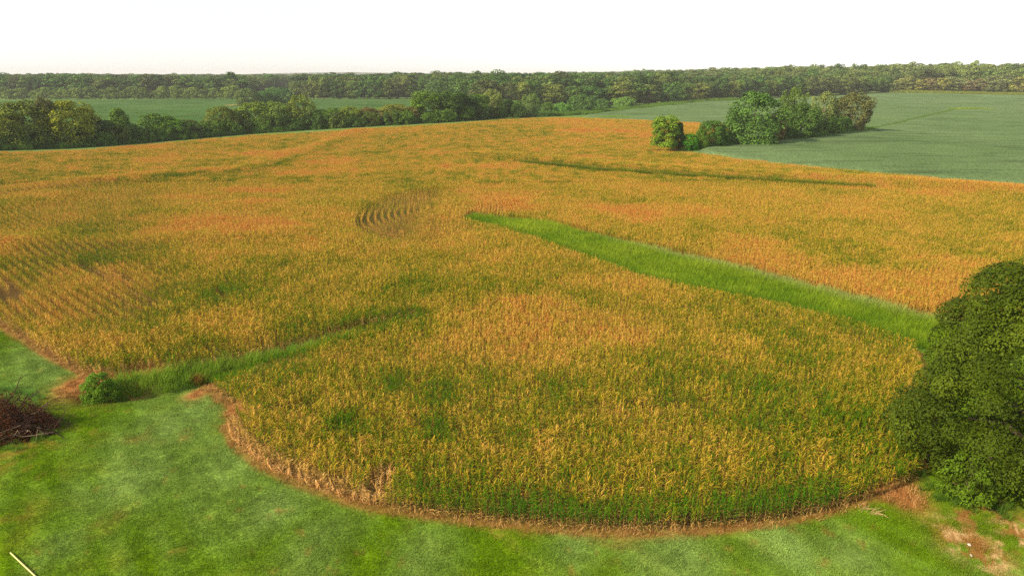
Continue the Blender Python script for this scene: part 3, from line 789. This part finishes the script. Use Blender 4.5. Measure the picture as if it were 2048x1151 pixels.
# ------------------------------------------------------------------ trees
def crown_geo(seed, Rr, H, z0, shape, n_cl, n_lf, lsize, cl_r, flat=.8, flip=-.75, vary=.45, shell=.45, nn=.55):
    """clumps of leaf faces spread through a crown: radius Rr, from z0 to H"""
    r = np.random.default_rng(seed)
    g = Geo()
    zc, hh = (z0 + H) / 2, (H - z0) / 2
    th0 = r.uniform(0, 6.28, 3)
    C, CRs = [], []
    while len(C) < n_cl:
        t = r.uniform(-1, 1); a = r.uniform(0, 6.28)
        if shape == 'round': rad = math.sqrt(max(0, 1 - abs(t) ** 2.3))
        elif shape == 'cone': rad = (1 - t) / 2 * .95 + .08
        elif shape == 'umbrella': rad = math.sqrt(max(0, 1 - t * t)) * (0.55 + .45 * (t > -.1))
        elif shape == 'column': rad = max(0, 1 - abs(t) ** 4) ** .5 * (.85 + .15 * t)
        else: rad = math.sqrt(max(0, 1 - max(0, t) ** 2)) * (.86 + .14 * min(1, t + 1.2))       # dome to the ground
        lump = 1 + .16 * math.sin(2 * a + th0[0] + 2 * t) + .12 * math.sin(3 * a + th0[1] - 3 * t) + .08 * math.sin(5 * a + th0[2] + 5 * t)
        q = r.uniform(.55, 1.0) ** .6
        C.append(np.array([math.cos(a) * rad * q * Rr * lump, math.sin(a) * rad * q * Rr * lump, zc + t * hh * (.94 + .06 * lump)]))
        CRs.append(cl_r * r.uniform(.7, 1.25))
    for c, cr in zip(C, CRs):
        n = int(n_lf * r.uniform(.7, 1.2))
        d = r.normal(0, 1, (n, 3)); d /= np.linalg.norm(d, axis=1)[:, None]
        d[:, 2] = np.where(d[:, 2] < flip, -d[:, 2] * .7, d[:, 2])
        out = np.array([c[0], c[1], (c[2] - zc) * .8 + Rr * .25]); out /= np.linalg.norm(out) + 1e-6
        d = d + out * .35; d /= np.linalg.norm(d, axis=1)[:, None]
        p = c + d * cr * np.array([1, 1, flat]) * (r.uniform(shell, 1.05, (n, 1)) ** .5)
        p[:, 2] = np.maximum(p[:, 2], .05)
        nrm = d + r.normal(0, nn, (n, 3)) + np.array([0, 0, .35]); nrm /= np.linalg.norm(nrm, axis=1)[:, None]
        a = np.cross(nrm, r.normal(0, 1, (n, 3))); a /= np.linalg.norm(a, axis=1)[:, None] + 1e-9
        b_ = np.cross(nrm, a)
        s = lsize * r.uniform(.6, 1.25, (n, 1))
        Q = np.stack([p - a * s, p - b_ * s * .55 + nrm * s * .12, p + a * s, p + b_ * s * .55 + nrm * s * .12], 1)
        cl = r.uniform(0, vary)
        g.quads(Q, np.clip(cl + r.uniform(0, 1 - vary, n), 0, 1), 0)
    return g, C
def trunk_geo(seed, H, z0, r0, C, nl=6, n=6):
    r = np.random.default_rng(seed + 999); g = Geo()
    top = H * .72
    ln = r.normal(0, .03 * H, 2)
    pts = [np.array([0, 0, -.3]), np.array([ln[0] * .2, ln[1] * .2, H * .15]), np.array([ln[0] * .6, ln[1] * .6, H * .4]), np.array([ln[0], ln[1], top])]
    g.tube(pts, [r0 * 1.25, r0, r0 * .72, r0 * .25], n)
    idx = r.choice(len(C), min(nl, len(C)), replace=False)
    for i in idx:
        e = C[i]; zb = max(H * .12, min(top * .85, e[2] * .5)); t = zb / top
        b0 = np.array([ln[0] * t, ln[1] * t, zb])
        g.tube([b0, b0 * .45 + e * .55 + np.array([0, 0, .06 * H]), e], [r0 * .5 * (1 - .4 * t), r0 * .28, r0 * .08], 5)
    return g
# mid-distance forms (metres): R=4, H=12
FORMS = {}
def form(key, seed, Rr, H, z0, shape, n_cl, n_lf, ls, clr, flat=.8, bark=M_BARK, nl=6):
    g, C = crown_geo(seed, Rr, H, z0, shape, n_cl, n_lf, ls, clr, flat)
    t = trunk_geo(seed, H, z0, .03 * H * .6, C, nl)
    FORMS[key] = (g.mesh('crown_' + key, [M_FOL]), t.mesh('trunk_' + key, [bark]), Rr, H)
form('round0', 1, 5, 11, .8, 'round', 150, 80, .26, 1.3, .95)
form('round1', 2, 5, 11, .5, 'round', 130, 90, .26, 1.45, .95)
form('round2', 3, 5, 11, .6, 'round', 160, 74, .25, 1.25, .95)
form('dome0', 4, 5, 11, .2, 'dome', 165, 82, .26, 1.3, .95)
form('dome1', 5, 5, 11, .2, 'dome', 150, 90, .26, 1.45, .95)
form('cone0', 6, 5, 11, .3, 'cone', 130, 80, .26, 1.2, .95)
form('umb0', 7, 5, 11, 3.2, 'umbrella', 95, 76, .27, 1.2, .85, M_BARK, 9)
form('oak0', 8, 5, 11, 1.4, 'round', 115, 76, .26, 1.2, .9, M_BARKP, 10)
form('col0', 9, 4, 12, .2, 'column', 150, 85, .26, 1.2, .95)
form('shrub0', 10, 4, 4, .0, 'dome', 80, 90, .22, 1.05)
form('shrub1', 11, 4, 4, .0, 'dome', 70, 90, .23, 1.15)
OLIVE, DARK, MID, YEL, BRI, BRN, PALE = (.085, .105, .012), (.032, .062, .008), (.055, .10, .010), (.16, .17, .010), (.085, .18, .008), (.17, .095, .03), (.13, .15, .035)
def tree(key, px, ybase, ytop, wpx, tint, label, group, name='tree', cat='tree', base=None, zo=0.0, push=0.0):
    crown, trunk, Rr, H = FORMS[key]
    p = at(px, ybase, zo) if base is None else base
    if push: p = p * (1 + push / np.linalg.norm(p))
    z = float(hgt(p[0], p[1]))
    zc = depth(p[0], p[1], z)
    d = ray(px, ytop); t = p[1] / d[1]
    h = max(1.0, CAM_H + d[2] * t - z)
    w = wpx * zc / FPX / 2
    ro = root(name, (p[0], p[1], z), random.uniform(0, 6.28), (w / Rr * 1.0, w / Rr * 1.0, h / H))
    tag(ro, label, cat, group)
    j = random.uniform(.9, 1.1)
    c = obj('crown', crown, ro); j *= 1.0; c['tint'] = [tint[0] * j * .92, tint[1] * j, tint[2] * j]
    obj('trunk', trunk, ro)
    return ro
ORD = ['first', 'second', 'third', 'fourth', 'fifth', 'sixth', 'seventh', 'eighth', 'ninth', 'tenth', 'eleventh', 'twelfth', 'thirteenth', 'fourteenth', 'fifteenth',
       'sixteenth', 'seventeenth', 'eighteenth', 'nineteenth', 'twentieth', 'twenty-first', 'twenty-second', 'twenty-third', 'twenty-fourth', 'twenty-fifth', 'twenty-sixth', 'twenty-seventh', 'twenty-eighth', 'twenty-ninth', 'thirtieth']
HG = 'trees of the hedgerow behind the maize'
def edge_y(px): return float(np.interp(px, [-320, 0, 150, 300, 500, 700, 900, 1000, 1150], [312, 301, 296, 285, 268, 256, 245, 237, 234]))
hedge = [
 (12, 226, 62, 'dome0', YEL, 'yellow green bushy tree at the far left end of the hedgerow'),
 (58, 211, 78, 'dome1', OLIVE, 'broad olive tree, second from the left end of the hedgerow'),
 (104, 203, 34, 'round0', (.10, .10, .03), 'narrow brownish tree rising between two broad trees at the left hedgerow'),
 (146, 208, 74, 'dome0', YEL, 'large yellow green tree, brightest of the left hedgerow'),
 (195, 238, 46, 'dome1', DARK, 'low dark tree right of the large yellow green hedgerow tree'),
 (246, 221, 62, 'cone0', MID, 'pointed cone shaped green tree in the left hedgerow'),
 (318, 231, 56, 'umb0', MID, 'flat topped tree with open trunk right of the hedgerow gap'),
 (344, 238, 46, 'dome0', BRI, 'rounded green tree beside the flat topped hedgerow tree'),
 (372, 243, 50, 'dome1', (.07, .07, .018), 'low brownish bushy tree in the dip of the hedgerow'),
 (398, 247, 44, 'shrub0', BRI, 'bright green low shrub in the dip of the hedgerow'),
 (420, 244, 40, 'dome1', DARK, 'dark low bush left of the taller hedgerow middle section'),
 (446, 217, 48, 'round1', OLIVE, 'tall olive tree starting the middle hedgerow section'),
 (474, 221, 46, 'dome0', (.09, .13, .014), 'olive green tree with a bare low trunk below the tree island'),
 (514, 210, 58, 'dome1', (.10, .14, .014), 'wide yellow olive hedgerow tree below the island of trees'),
 (562, 208, 54, 'round1', (.09, .13, .018), 'round topped hedgerow tree with pale limbs right of the island'),
 (605, 194, 44, 'oak0', OLIVE, 'tall bushy topped tree, highest of the middle hedgerow'),
 (640, 223, 44, 'dome1', DARK, 'dark tree right of the highest middle hedgerow tree'),
 (670, 219, 44, 'dome0', MID, 'leafy green tree in the right half of the hedgerow'),
 (703, 216, 42, 'round1', (.11, .14, .014), 'yellowish green tree left of the reddish hedgerow tree'),
 (738, 218, 46, 'dome1', (.105, .085, .02), 'reddish olive tree on the left side of the narrow hedgerow gap'),
 (792, 211, 52, 'dome0', (.12, .125, .018), 'broad yellow olive tree right of the narrow hedgerow gap'),
 (828, 216, 36, 'dome1', (.10, .085, .022), 'brown tinged bush left of the bright tall hedgerow tree'),
 (854, 187, 46, 'col0', (.072, .12, .011), 'bright green tall tree standing out of the hedgerow'),
 (906, 187, 52, 'col0', DARK, 'tall dark column of a tree in the right hedgerow'),
 (938, 194, 32, 'col0', (.04, .075, .02), 'slim dark tree right of the tall dark column'),
 (958, 192, 36, 'round0', MID, 'mid green tree before the pale topped hedgerow tree'),
 (984, 183, 32, 'round2', PALE, 'pale topped tall tree in the right hedgerow'),
 (1006, 200, 34, 'col0', DARK, 'dark upright tree near the right end of the hedgerow'),
 (1031, 203, 28, 'dome0', (.075, .13, .02), 'light green small tree closing the dense hedgerow'),
 (1062, 191, 28, 'round1', (.08, .12, .025), 'lone slender tree just past the hedgerow end'),
]
for px, yt, w, key, tint, lab in hedge:
    tree(key, px, edge_y(px) - 1.5, yt, w * 1.22, tint, lab, HG, push=4.0 + random.uniform(0, 3))
for i in range(30):
    px = -10 + i * 36 + random.uniform(-8, 8)
    tree(random.choice(['shrub0', 'shrub1']), px, edge_y(px) - .5, edge_y(px) - random.uniform(26, 40) * (1 - .35 * i / 30), 52 * (1 - .3 * i / 30), random.choice([DARK, MID, (.04, .07, .01), (.06, .085, .012)]),
         'low bush, %s from the left along the foot of the hedgerow' % ORD[i], 'low bushes along the foot of the hedgerow', name='bush', cat='bush', push=3.0)
small = [
 (1095, 230, 206, 22, 'round0', MID, 'small round tree second past the hedgerow end'),
 (1125, 229, 208, 34, 'shrub1', (.07, .15, .02), 'low spreading green bush between hedgerow end and wood'),
 (1164, 226, 192, 48, 'dome0', (.06, .115, .022), 'broad bush tree before the middle wood edge'),
 (1203, 222, 200, 34, 'dome1', (.055, .11, .022), 'shorter bush right of the broad one before the wood'),
 (1245, 218, 197, 42, 'shrub0', (.085, .15, .025), 'light green mound of a bush at the wood edge'),
]
for px, yb, yt, w, key, tint, lab in small: tree(key, px, yb, yt, w, tint, lab, 'scattered small trees past the hedgerow')
island = [(497, 214, 180, 38, 'round1', (.07, .10, .025), 'left broad olive tree of the island in the left bean field'),
          (528, 213, 184, 30, 'dome0', (.05, .11, .02), 'green low tree left of centre in the bean field tree island'),
          (545, 211, 177, 26, 'col0', (.06, .11, .025), 'upright tree in the centre of the bean field tree island'),
          (566, 212, 178, 34, 'round2', (.045, .10, .025), 'right darker tree of the island in the left bean field')]
for px, yb, yt, w, key, tint, lab in island: tree(key, px, yb, yt, w * 1.1, tint, lab, 'tree island in the left bean field')
clump = [
 (1328, 300, 236, 52, 'col0', (.12, .19, .012), 'bright yellow green vine covered column tree nearest in the right clump'),
 (1357, 299, 249, 28, 'cone0', (.03, .075, .014), 'dark pointed tree beside the bright column tree'),
 (1378, 300, 270, 32, 'dome0', (.055, .19, .008), 'vivid green rounded bush in the right clump'),
 (1400, 299, 262, 26, 'dome1', (.09, .16, .012), 'yellow green small tree right of the vivid bush'),
 (1422, 295, 245, 52, 'dome0', (.055, .12, .014), 'medium green tree with uneven top left of the big tree'),
 (1504, 290, 194, 86, 'dome1', (.065, .13, .02), 'big domed green tree, largest of the right clump'),
 (1548, 284, 232, 36, 'round1', (.20, .13, .04), 'rusty brown dying tree in the right clump'),
 (1582, 276, 181, 50, 'oak0', (.10, .15, .025), 'tall light topped tree in the middle of the right clump'),
 (1598, 278, 212, 62, 'dome0', (.06, .115, .018), 'dense green tree below the tall light topped one'),
 (1640, 270, 189, 50, 'oak0', (.13, .15, .04), 'pale olive tree with open branching near the clump right end'),
 (1624, 275, 241, 30, 'dome1', (.095, .155, .02), 'light green small bush at the foot of the clump'),
 (1655, 271, 226, 44, 'dome0', (.06, .115, .018), 'mid green filler tree under the pale olive tree'),
 (1682, 267, 238, 36, 'shrub1', (.07, .14, .018), 'low green bush beside the brown oak of the clump'),
 (1700, 265, 191, 62, 'round2', (.105, .105, .03), 'brownish oak with round crown at the clump right end'),
 (1560, 281, 246, 40, 'shrub0', (.06, .11, .015), 'low dark green bush below the rusty tree'),
]
for px, yb, yt, w, key, tint, lab in clump: tree(key, px, yb, yt, w * 1.08, tuple(.72 * q for q in tint), lab, 'tree clump between maize and right bean field')

# far wood: edge trees one by one, the mass behind as one wood
form('w0', 21, 5, 20, 2, 'round', 56, 46, .55, 1.9, .95)
form('w1', 22, 5, 20, 1.5, 'dome', 60, 46, .55, 1.9, .95)
form('w2', 23, 5, 20, 3, 'round', 48, 52, .55, 2.2, .95)
form('w3', 24, 5, 20, 4, 'umbrella', 52, 48, .55, 1.9, .95)
form('w4', 25, 5, 20, 1, 'dome', 64, 42, .52, 1.7, .95)
form('ws', 26, 5, 8, 0, 'dome', 48, 50, .42, 1.5, .95)
WT = [(.040, .075, .014), (.06, .105, .018), (.032, .06, .015), (.085, .11, .022), (.05, .105, .018), (.115, .13, .025), (.065, .075, .022), (.08, .13, .022)]
def tint_word(t): return 'brownish' if t[0] > t[1] * .92 else 'yellowish' if t[0] > .1 else 'dark' if t[1] < .08 else 'green'
def edge_row(pix, n, ytop, wpx, keys, sect, tints, jit=6, push=0.0, name='tree', noun='tree'):
    ptsx = [p[0] for p in pix]; ptsy = [p[1] for p in pix]
    for i in range(n):
        px = ptsx[0] + (i + .5) / n * (ptsx[-1] - ptsx[0]) + random.uniform(-.3, .3) * (ptsx[-1] - ptsx[0]) / n
        yb = float(np.interp(px, ptsx, ptsy))
        yt = float(np.interp(px, [p[0] for p in ytop], [p[1] for p in ytop])) + random.uniform(-jit, jit)
        t = random.choice(tints)
        tree(random.choice(keys), px, yb, yt, wpx * random.uniform(.85, 1.35), t, '%s %s, %s from the left in %s' % (tint_word(t), noun, ORD[i], sect), sect, push=push)
WK = ['w0', 'w1', 'w2', 'w3', 'w4']
edge_row([(0, 199), (480, 198)], 24, [(0, 181), (250, 180), (480, 178)], 26, ['ws'], 'the low scrub row before the left wood', [(.09, .125, .022), (.105, .14, .022), (.075, .11, .022)], 4, noun='bushy tree')
edge_row([(0, 198), (480, 197)], 20, [(0, 157), (120, 150), (210, 156), (370, 150), (400, 160), (480, 160)], 32, WK, 'the tall left wood behind the scrub row', WT, 4, push=28)
edge_row([(585, 199), (860, 198)], 16, [(585, 172), (640, 160), (860, 158)], 24, WK, 'the wood edge behind the hedgerow gap', WT, 6)
edge_row([(870, 207), (950, 213), (1250, 210), (1340, 208)], 18, [(870, 166), (1000, 168), (1340, 172)], 36, WK, 'the middle wood edge above the small trees', WT, 5)
edge_row([(1345, 207), (1400, 201), (1500, 197), (1600, 193), (1700, 189), (1780, 184)], 24, [(1345, 168), (1500, 158), (1780, 158)], 26, WK, 'the wood edge behind the right tree clump', WT, 5)
edge_row([(1790, 183), (1900, 185), (2060, 188)], 14, [(1790, 158), (2060, 155)], 30, WK, 'the haze-tinted wood at the far right', [(.16, .165, .045), (.20, .19, .04), (.13, .145, .05), (.16, .12, .05)], 5)  # pale leaf tints carry painted haze

# mass of the wood behind the edges
WMASS = proto_collection('wood_form', [FORMS[k_][0] for k_ in WK])
edges = [atl([(-420, 199), (0, 197), (480, 196), (590, 180), (600, 197), (865, 196)], 0), atl([(868, 205), (950, 210), (1250, 208), (1345, 205)], 0),
         atl([(1350, 204), (1400, 199), (1500, 195), (1600, 191), (1700, 187), (1785, 182), (1900, 183), (2060, 186), (2300, 192)], 0)]
E = np.array([p for e_ in edges for p in e_]); E = E[np.argsort(np.arctan2(E[:, 0], E[:, 1]))]
Eang, Erad = np.arctan2(E[:, 0], E[:, 1]), np.hypot(E[:, 0], E[:, 1])
xs, ys = [], []
for r0_, r1_, s0 in ((380, 900, 8.0), (900, 1800, 11), (1800, 4200, 21)):
    x, y = jgrid(-.9 * r1_, .9 * r1_, 380, r1_, s0)
    rr = np.hypot(x, y); k = (rr >= r0_) & (rr < r1_) & in_view(x, y, 30); xs.append(x[k]); ys.append(y[k])
x, y = np.concatenate(xs), np.concatenate(ys)
rr, an = np.hypot(x, y), np.arctan2(x, y)
k = rr > np.interp(an, Eang, Erad) + 7
# open ground in the wood: a glimpse of another field left of centre
gl_c = at(585, 187); k &= ~((np.abs(x - gl_c[0]) < 45) & (np.abs(y - gl_c[1]) < 70) & (rr > 420))
x, y, rr = x[k], y[k], rr[k]
n = len(x)
rot = np.zeros((n, 3)); rot[:, 2] = rng.uniform(0, 6.28, n)
hv = (0.56 + .42 * fbm(x, y, 110, 95, 3) + rng.normal(0, .10, n)) * (1 + .12 * sstep(150, 400, x)); wv = rng.uniform(.85, 1.7, n) * np.where(rr > 1800, 2.3, np.where(rr > 900, 1.35, 1.0))
ti = np.array(WT)[rng.integers(0, len(WT), n)]
pale = sstep(100, 350, x) * .65  # haze towards the right, painted as paler leaf tints
ti = lerp(ti, (.24, .23, .065), pale * rng.random(n)) * .8 * rng.uniform(.75, 1.3, n)[:, None] * np.array([.8, 1, 1])
wood = scatter('woodland', np.stack([x, y, hgt(x, y)], 1), rot, np.stack([wv, wv, hv], 1), rng.integers(0, 5, n), WMASS, None, {'tint': ti})
tag(wood, label='dense mixed green woodland stretching to the hazy horizon', cat='woodland')
print('wood', n)
# distant hills
hx = np.linspace(-2600, 2600, 120)
prof = 24 + 14 * fbm(hx, hx * 0, 700, 97, 4) + 14 * np.exp(-((hx + 1250) / 500) ** 2)
V = []
for yy, f in ((4300, 0), (4700, .8), (5100, 1.0), (5600, .7), (6200, 0)):
    V += [(a, yy, -2 + f * (p_ - 6)) for a, p_ in zip(hx, prof)]
nx = len(hx); F = [[r_ * nx + c_, r_ * nx + c_ + 1, (r_ + 1) * nx + c_ + 1, (r_ + 1) * nx + c_] for r_ in range(4) for c_ in range(nx - 1)]
hills = obj('hills', mesh_np('hills', V, F, plain('wooded_hills', (.06, .09, .03), (.04, .06, .025), .02, .9, 1.0, .05), True))
tag(hills, label='low wooded hills on the horizon fading into haze', kind='structure')

# ------------------------------------------------------------------ large tree at the right
def big_tree():
    p = at(2082, 965); z = float(hgt(*p))
    g, C = crown_geo(77, 6.2, 11.6, .2, 'dome', 300, 600, .078, 1.12, .85, -.6, .68, .72, .42)
    ro = root('tree', (p[0], p[1], z))
    tag(ro, 'large dark green broadleaf tree at the right edge of the lawn', 'tree')
    c = obj('crown', g.mesh('crown_large', [M_FOL]), ro); c['tint'] = [.030, .048, .002]
    t = trunk_geo(77, 11.6, .3, .34, [q * np.array([.7, .7, .9]) for q in C], 22, 7)
    obj('trunk', t.mesh('trunk_large', [M_BARK]), ro)
    return p
bt = big_tree()
form('near_shrub', 31, 1.0, 1.9, .0, 'dome', 170, 120, .042, .24, .95)
form('near_shrub2', 32, 1.0, 1.9, .0, 'dome', 60, 90, .06, .3, .8)
tree('near_shrub', 204, 808, 752, 60, (.070, .130, .007), 'bright green rounded shrub at the ditch mouth beside the lawn', None, name='shrub', cat='shrub')
tree('near_shrub2', 1930, 1000, 915, 84, (.055, .092, .004), 'light green leafy shrub under the large dark tree', None, name='shrub', cat='shrub')

# ------------------------------------------------------------------ brush pile
def brush_pile():
    p = at(12, 862); z = float(hgt(*p))
    ro = root('brush_pile', (p[0], p[1], z)); tag(ro, 'tangled dark brown brush pile of dead branches on the lawn', 'brush pile')
    r = random.Random(5)
    brs = []
    for s in range(4):
        g = Geo(); L = 1.0; pts = [np.array([0, 0, 0.])]
        for k in range(4): pts.append(pts[-1] + np.array([L / 4, r.uniform(-.07, .07), r.uniform(-.07, .07)]))
        g.tube(pts, [.020, .017, .013, .009, .004], 5)
        for k in (1, 2, 3): g.tube([pts[k], pts[k] + np.array([.16, r.uniform(-.2, .2), r.uniform(-.05, .2)]), pts[k] + np.array([.3, r.uniform(-.3, .3), r.uniform(0, .3)])], [.009, .006, .002], 4)
        brs.append(g)
    me_d = [g.mesh('branch', [M_TWIG]) for g in brs]; me_p = [g.mesh('pale_branch', [M_TWIGP]) for g in brs]
    for k in range(110):
        a = r.uniform(0, 6.28); q = math.sqrt(r.random())
        x, y = q * 3.1 * math.cos(a), q * 1.9 * math.sin(a) 
        h = 1.9 * (1 - q ** 2) * r.uniform(.1, 1) + .1
        b_ = obj('branch', (me_p if r.random() < .07 else me_d)[k % 4], ro, (x, y, h))
        b_.rotation_euler = (r.uniform(0, 6.28), r.uniform(-.7, .5), r.uniform(0, 6.28)); s = r.uniform(.9, 2.2); b_.scale = (s, s, s)
    g = Geo()
    for k in range(2600):
        a = r.uniform(0, 6.28); q = math.sqrt(r.random()); lob = 1 + .2 * math.sin(3 * a + 1)
        c = np.array([q * 3.1 * lob * math.cos(a), q * 1.9 * lob * math.sin(a), 2.1 * (1 - q ** 2) * r.random() ** .6 + .05])
        d = np.array([r.gauss(0, 1), r.gauss(0, 1), r.gauss(0, .7)]); d /= np.linalg.norm(d); L = r.uniform(.12, .5)
        g.tube([c, c + d * L * .5 + np.array([0, 0, r.uniform(-.05, .08)]), c + d * L], [.008, .006, .002], 3)
    o = obj('twigs', g.mesh('twigs', [M_TWIG]), ro); o['kind'] = 'stuff'
    g = Geo()
    for k in range(13000):
        a = r.uniform(0, 6.28); q = math.sqrt(r.random())
        c = np.array([q * 3.0 * math.cos(a), q * 1.8 * math.sin(a), 2.2 * (1 - q ** 2) * (.75 + .5 * math.sin(4 * a)) * r.random() ** .5 + .05])
        v1 = np.array([r.gauss(0, 1), r.gauss(0, 1), r.gauss(0, 1)]); v1 /= np.linalg.norm(v1); v2 = np.cross(v1, [r.random(), r.random(), .5]); v2 /= np.linalg.norm(v2)
        s = r.uniform(.03, .085); g.quads([[c - v1 * s, c - v2 * s * .6, c + v1 * s, c + v2 * s * .6]], r.random(), 0)
    o = obj('dead_leaves', g.mesh('dead_leaves', [M_FOL]), ro); o['kind'] = 'stuff'; o['tint'] = [.075, .024, .010]
brush_pile()
wl = [(-10, 905), (40, 898), (85, 880), (112, 852)]
def weeds_at(name, pts, w, k, tints, smin, smax, label):
    L = resample(atl(pts), .2); m_ = len(L) * k
    x = np.repeat(L[:, 0], k) + rng.normal(0, w, m_); y = np.repeat(L[:, 1], k) + rng.normal(0, w, m_)
    rot, scl = rot_scl(m_, smin, smax)
    o = scatter(name, np.stack([x, y, hgt(x, y)], 1), rot, scl, rng.integers(0, 4, m_), TALL, None, {'tint': lerp(tints[0], tints[1], rng.random(m_))})
    tag(o, label=label, cat='weeds')
weeds_at('weeds', wl, .35, 2, ((.06, .14, .01), (.12, .2, .02)), .2, .4, 'green weeds along the foot of the brush pile')
weeds_at('weeds', [(0, 778), (50, 790), (80, 800)], .4, 3, ((.06, .13, .015), (.09, .18, .03)), .25, .5, 'green weeds behind the brush pile')
weeds_at('weeds', [(172, 800), (230, 806), (255, 802)], .3, 3, ((.06, .15, .012), (.09, .19, .03)), .2, .4, 'low weeds round the foot of the ditch shrub')
weeds_at('dry_grass', [(396, 764), (404, 766)], .10, 6, ((.18, .08, .015), (.22, .12, .03)), .5, .7, 'rust coloured dry grass tuft at the maize corner by the ditch')
weeds_at('weeds', [(1835, 950), (1870, 985), (1900, 1000), (1980, 1015), (2040, 1020)], .5, 3, ((.03, .08, .008), (.06, .12, .01)), .2, .5, 'dark weeds under the large tree')

# ------------------------------------------------------------------ small things
p0, p1 = at(22, 1108), at(82, 1164)
g = Geo(); g.tube([(p0[0], p0[1], .10), ((p0[0] + p1[0]) / 2, (p0[1] + p1[1]) / 2, .09), (p1[0], p1[1], .08)], [.028, .03, .03], 8)
g.tube([(p0[0], p0[1], .10), (p0[0] - .02, p0[1] + .02, .10)], [.028, .012], 8)
tag(obj('pole', g.mesh('pole', [M_POLE])), 'pale yellow pole lying on the lawn at the lower left corner', 'pole')
def stalk_heap():
    p = at(1735, 1022); ro = root('stalk_heap', (p[0], p[1], float(hgt(*p)))); tag(ro, 'small heap of bleached maize stalks on the brown field corner', 'stalk heap')
    r = random.Random(9); mes = []
    for s in range(3):
        g = Geo(); g.tube([(0, 0, 0), (.4, .03, .04), (.9, r.uniform(-.1, .1), .02)], [.014, .013, .008], 5); mes.append(g.mesh('stalk', [M_STRAW]))
    for k in range(26):
        b_ = obj('stalk', mes[k % 3], ro, (r.uniform(-.5, .4), r.uniform(-.25, .25), .03 + .08 * r.random()))
        b_.rotation_euler = (0, r.uniform(-.3, .2), r.gauss(.2, .55)); s = r.uniform(.35, .7); b_.scale = (s, s, s)
stalk_heap()
def stone(px, py, s, label):
    p = at(px, py); r = np.random.default_rng(int(px))
    import bmesh
    bm = bmesh.new(); bmesh.ops.create_icosphere(bm, subdivisions=2, radius=1)
    for v in bm.verts: v.co *= 1 + .25 * (r.random() - .5); v.co.z *= .6
    me = bpy.data.meshes.new('stone'); bm.to_mesh(me); bm.free(); me.materials.append(M_STONE)
    o = obj('stone', me, None, (p[0], p[1], float(hgt(*p)) + s * .35)); o.scale = (s * 1.4, s, s); o.rotation_euler[2] = r.uniform(0, 6)
    tag(o, label, 'stone')
stone(1938, 1089, .07, 'whitish stone on the bare patch below the large tree')
stone(1942, 1110, .05, 'small whitish stone lower down the bare patch')

# ------------------------------------------------------------------ haze
hb = obj('haze', mesh_np('haze', [(-9000, -300, -14), (9000, -300, -14), (9000, 13000, -14), (-9000, 13000, -14), (-9000, -300, 52), (9000, -300, 52), (9000, 13000, 52), (-9000, 13000, 52)],
         [[3, 2, 1, 0], [4, 5, 6, 7], [0, 1, 5, 4], [1, 2, 6, 5], [2, 3, 7, 6], [3, 0, 4, 7]]))
m, nt, out = new_mat('haze_air')
pv = N(nt, 'ShaderNodeVolumePrincipled')
pv.inputs['Color'].default_value = (.97, .975, .98, 1); pv.inputs['Density'].default_value = .00012; pv.inputs['Anisotropy'].default_value = 0.0
nt.links.new(pv.outputs[0], out.inputs['Volume'])
hb.data.materials.append(m)
tag(hb, label='pale morning haze over the fields', kind='stuff')
hb.display_type = 'WIRE'
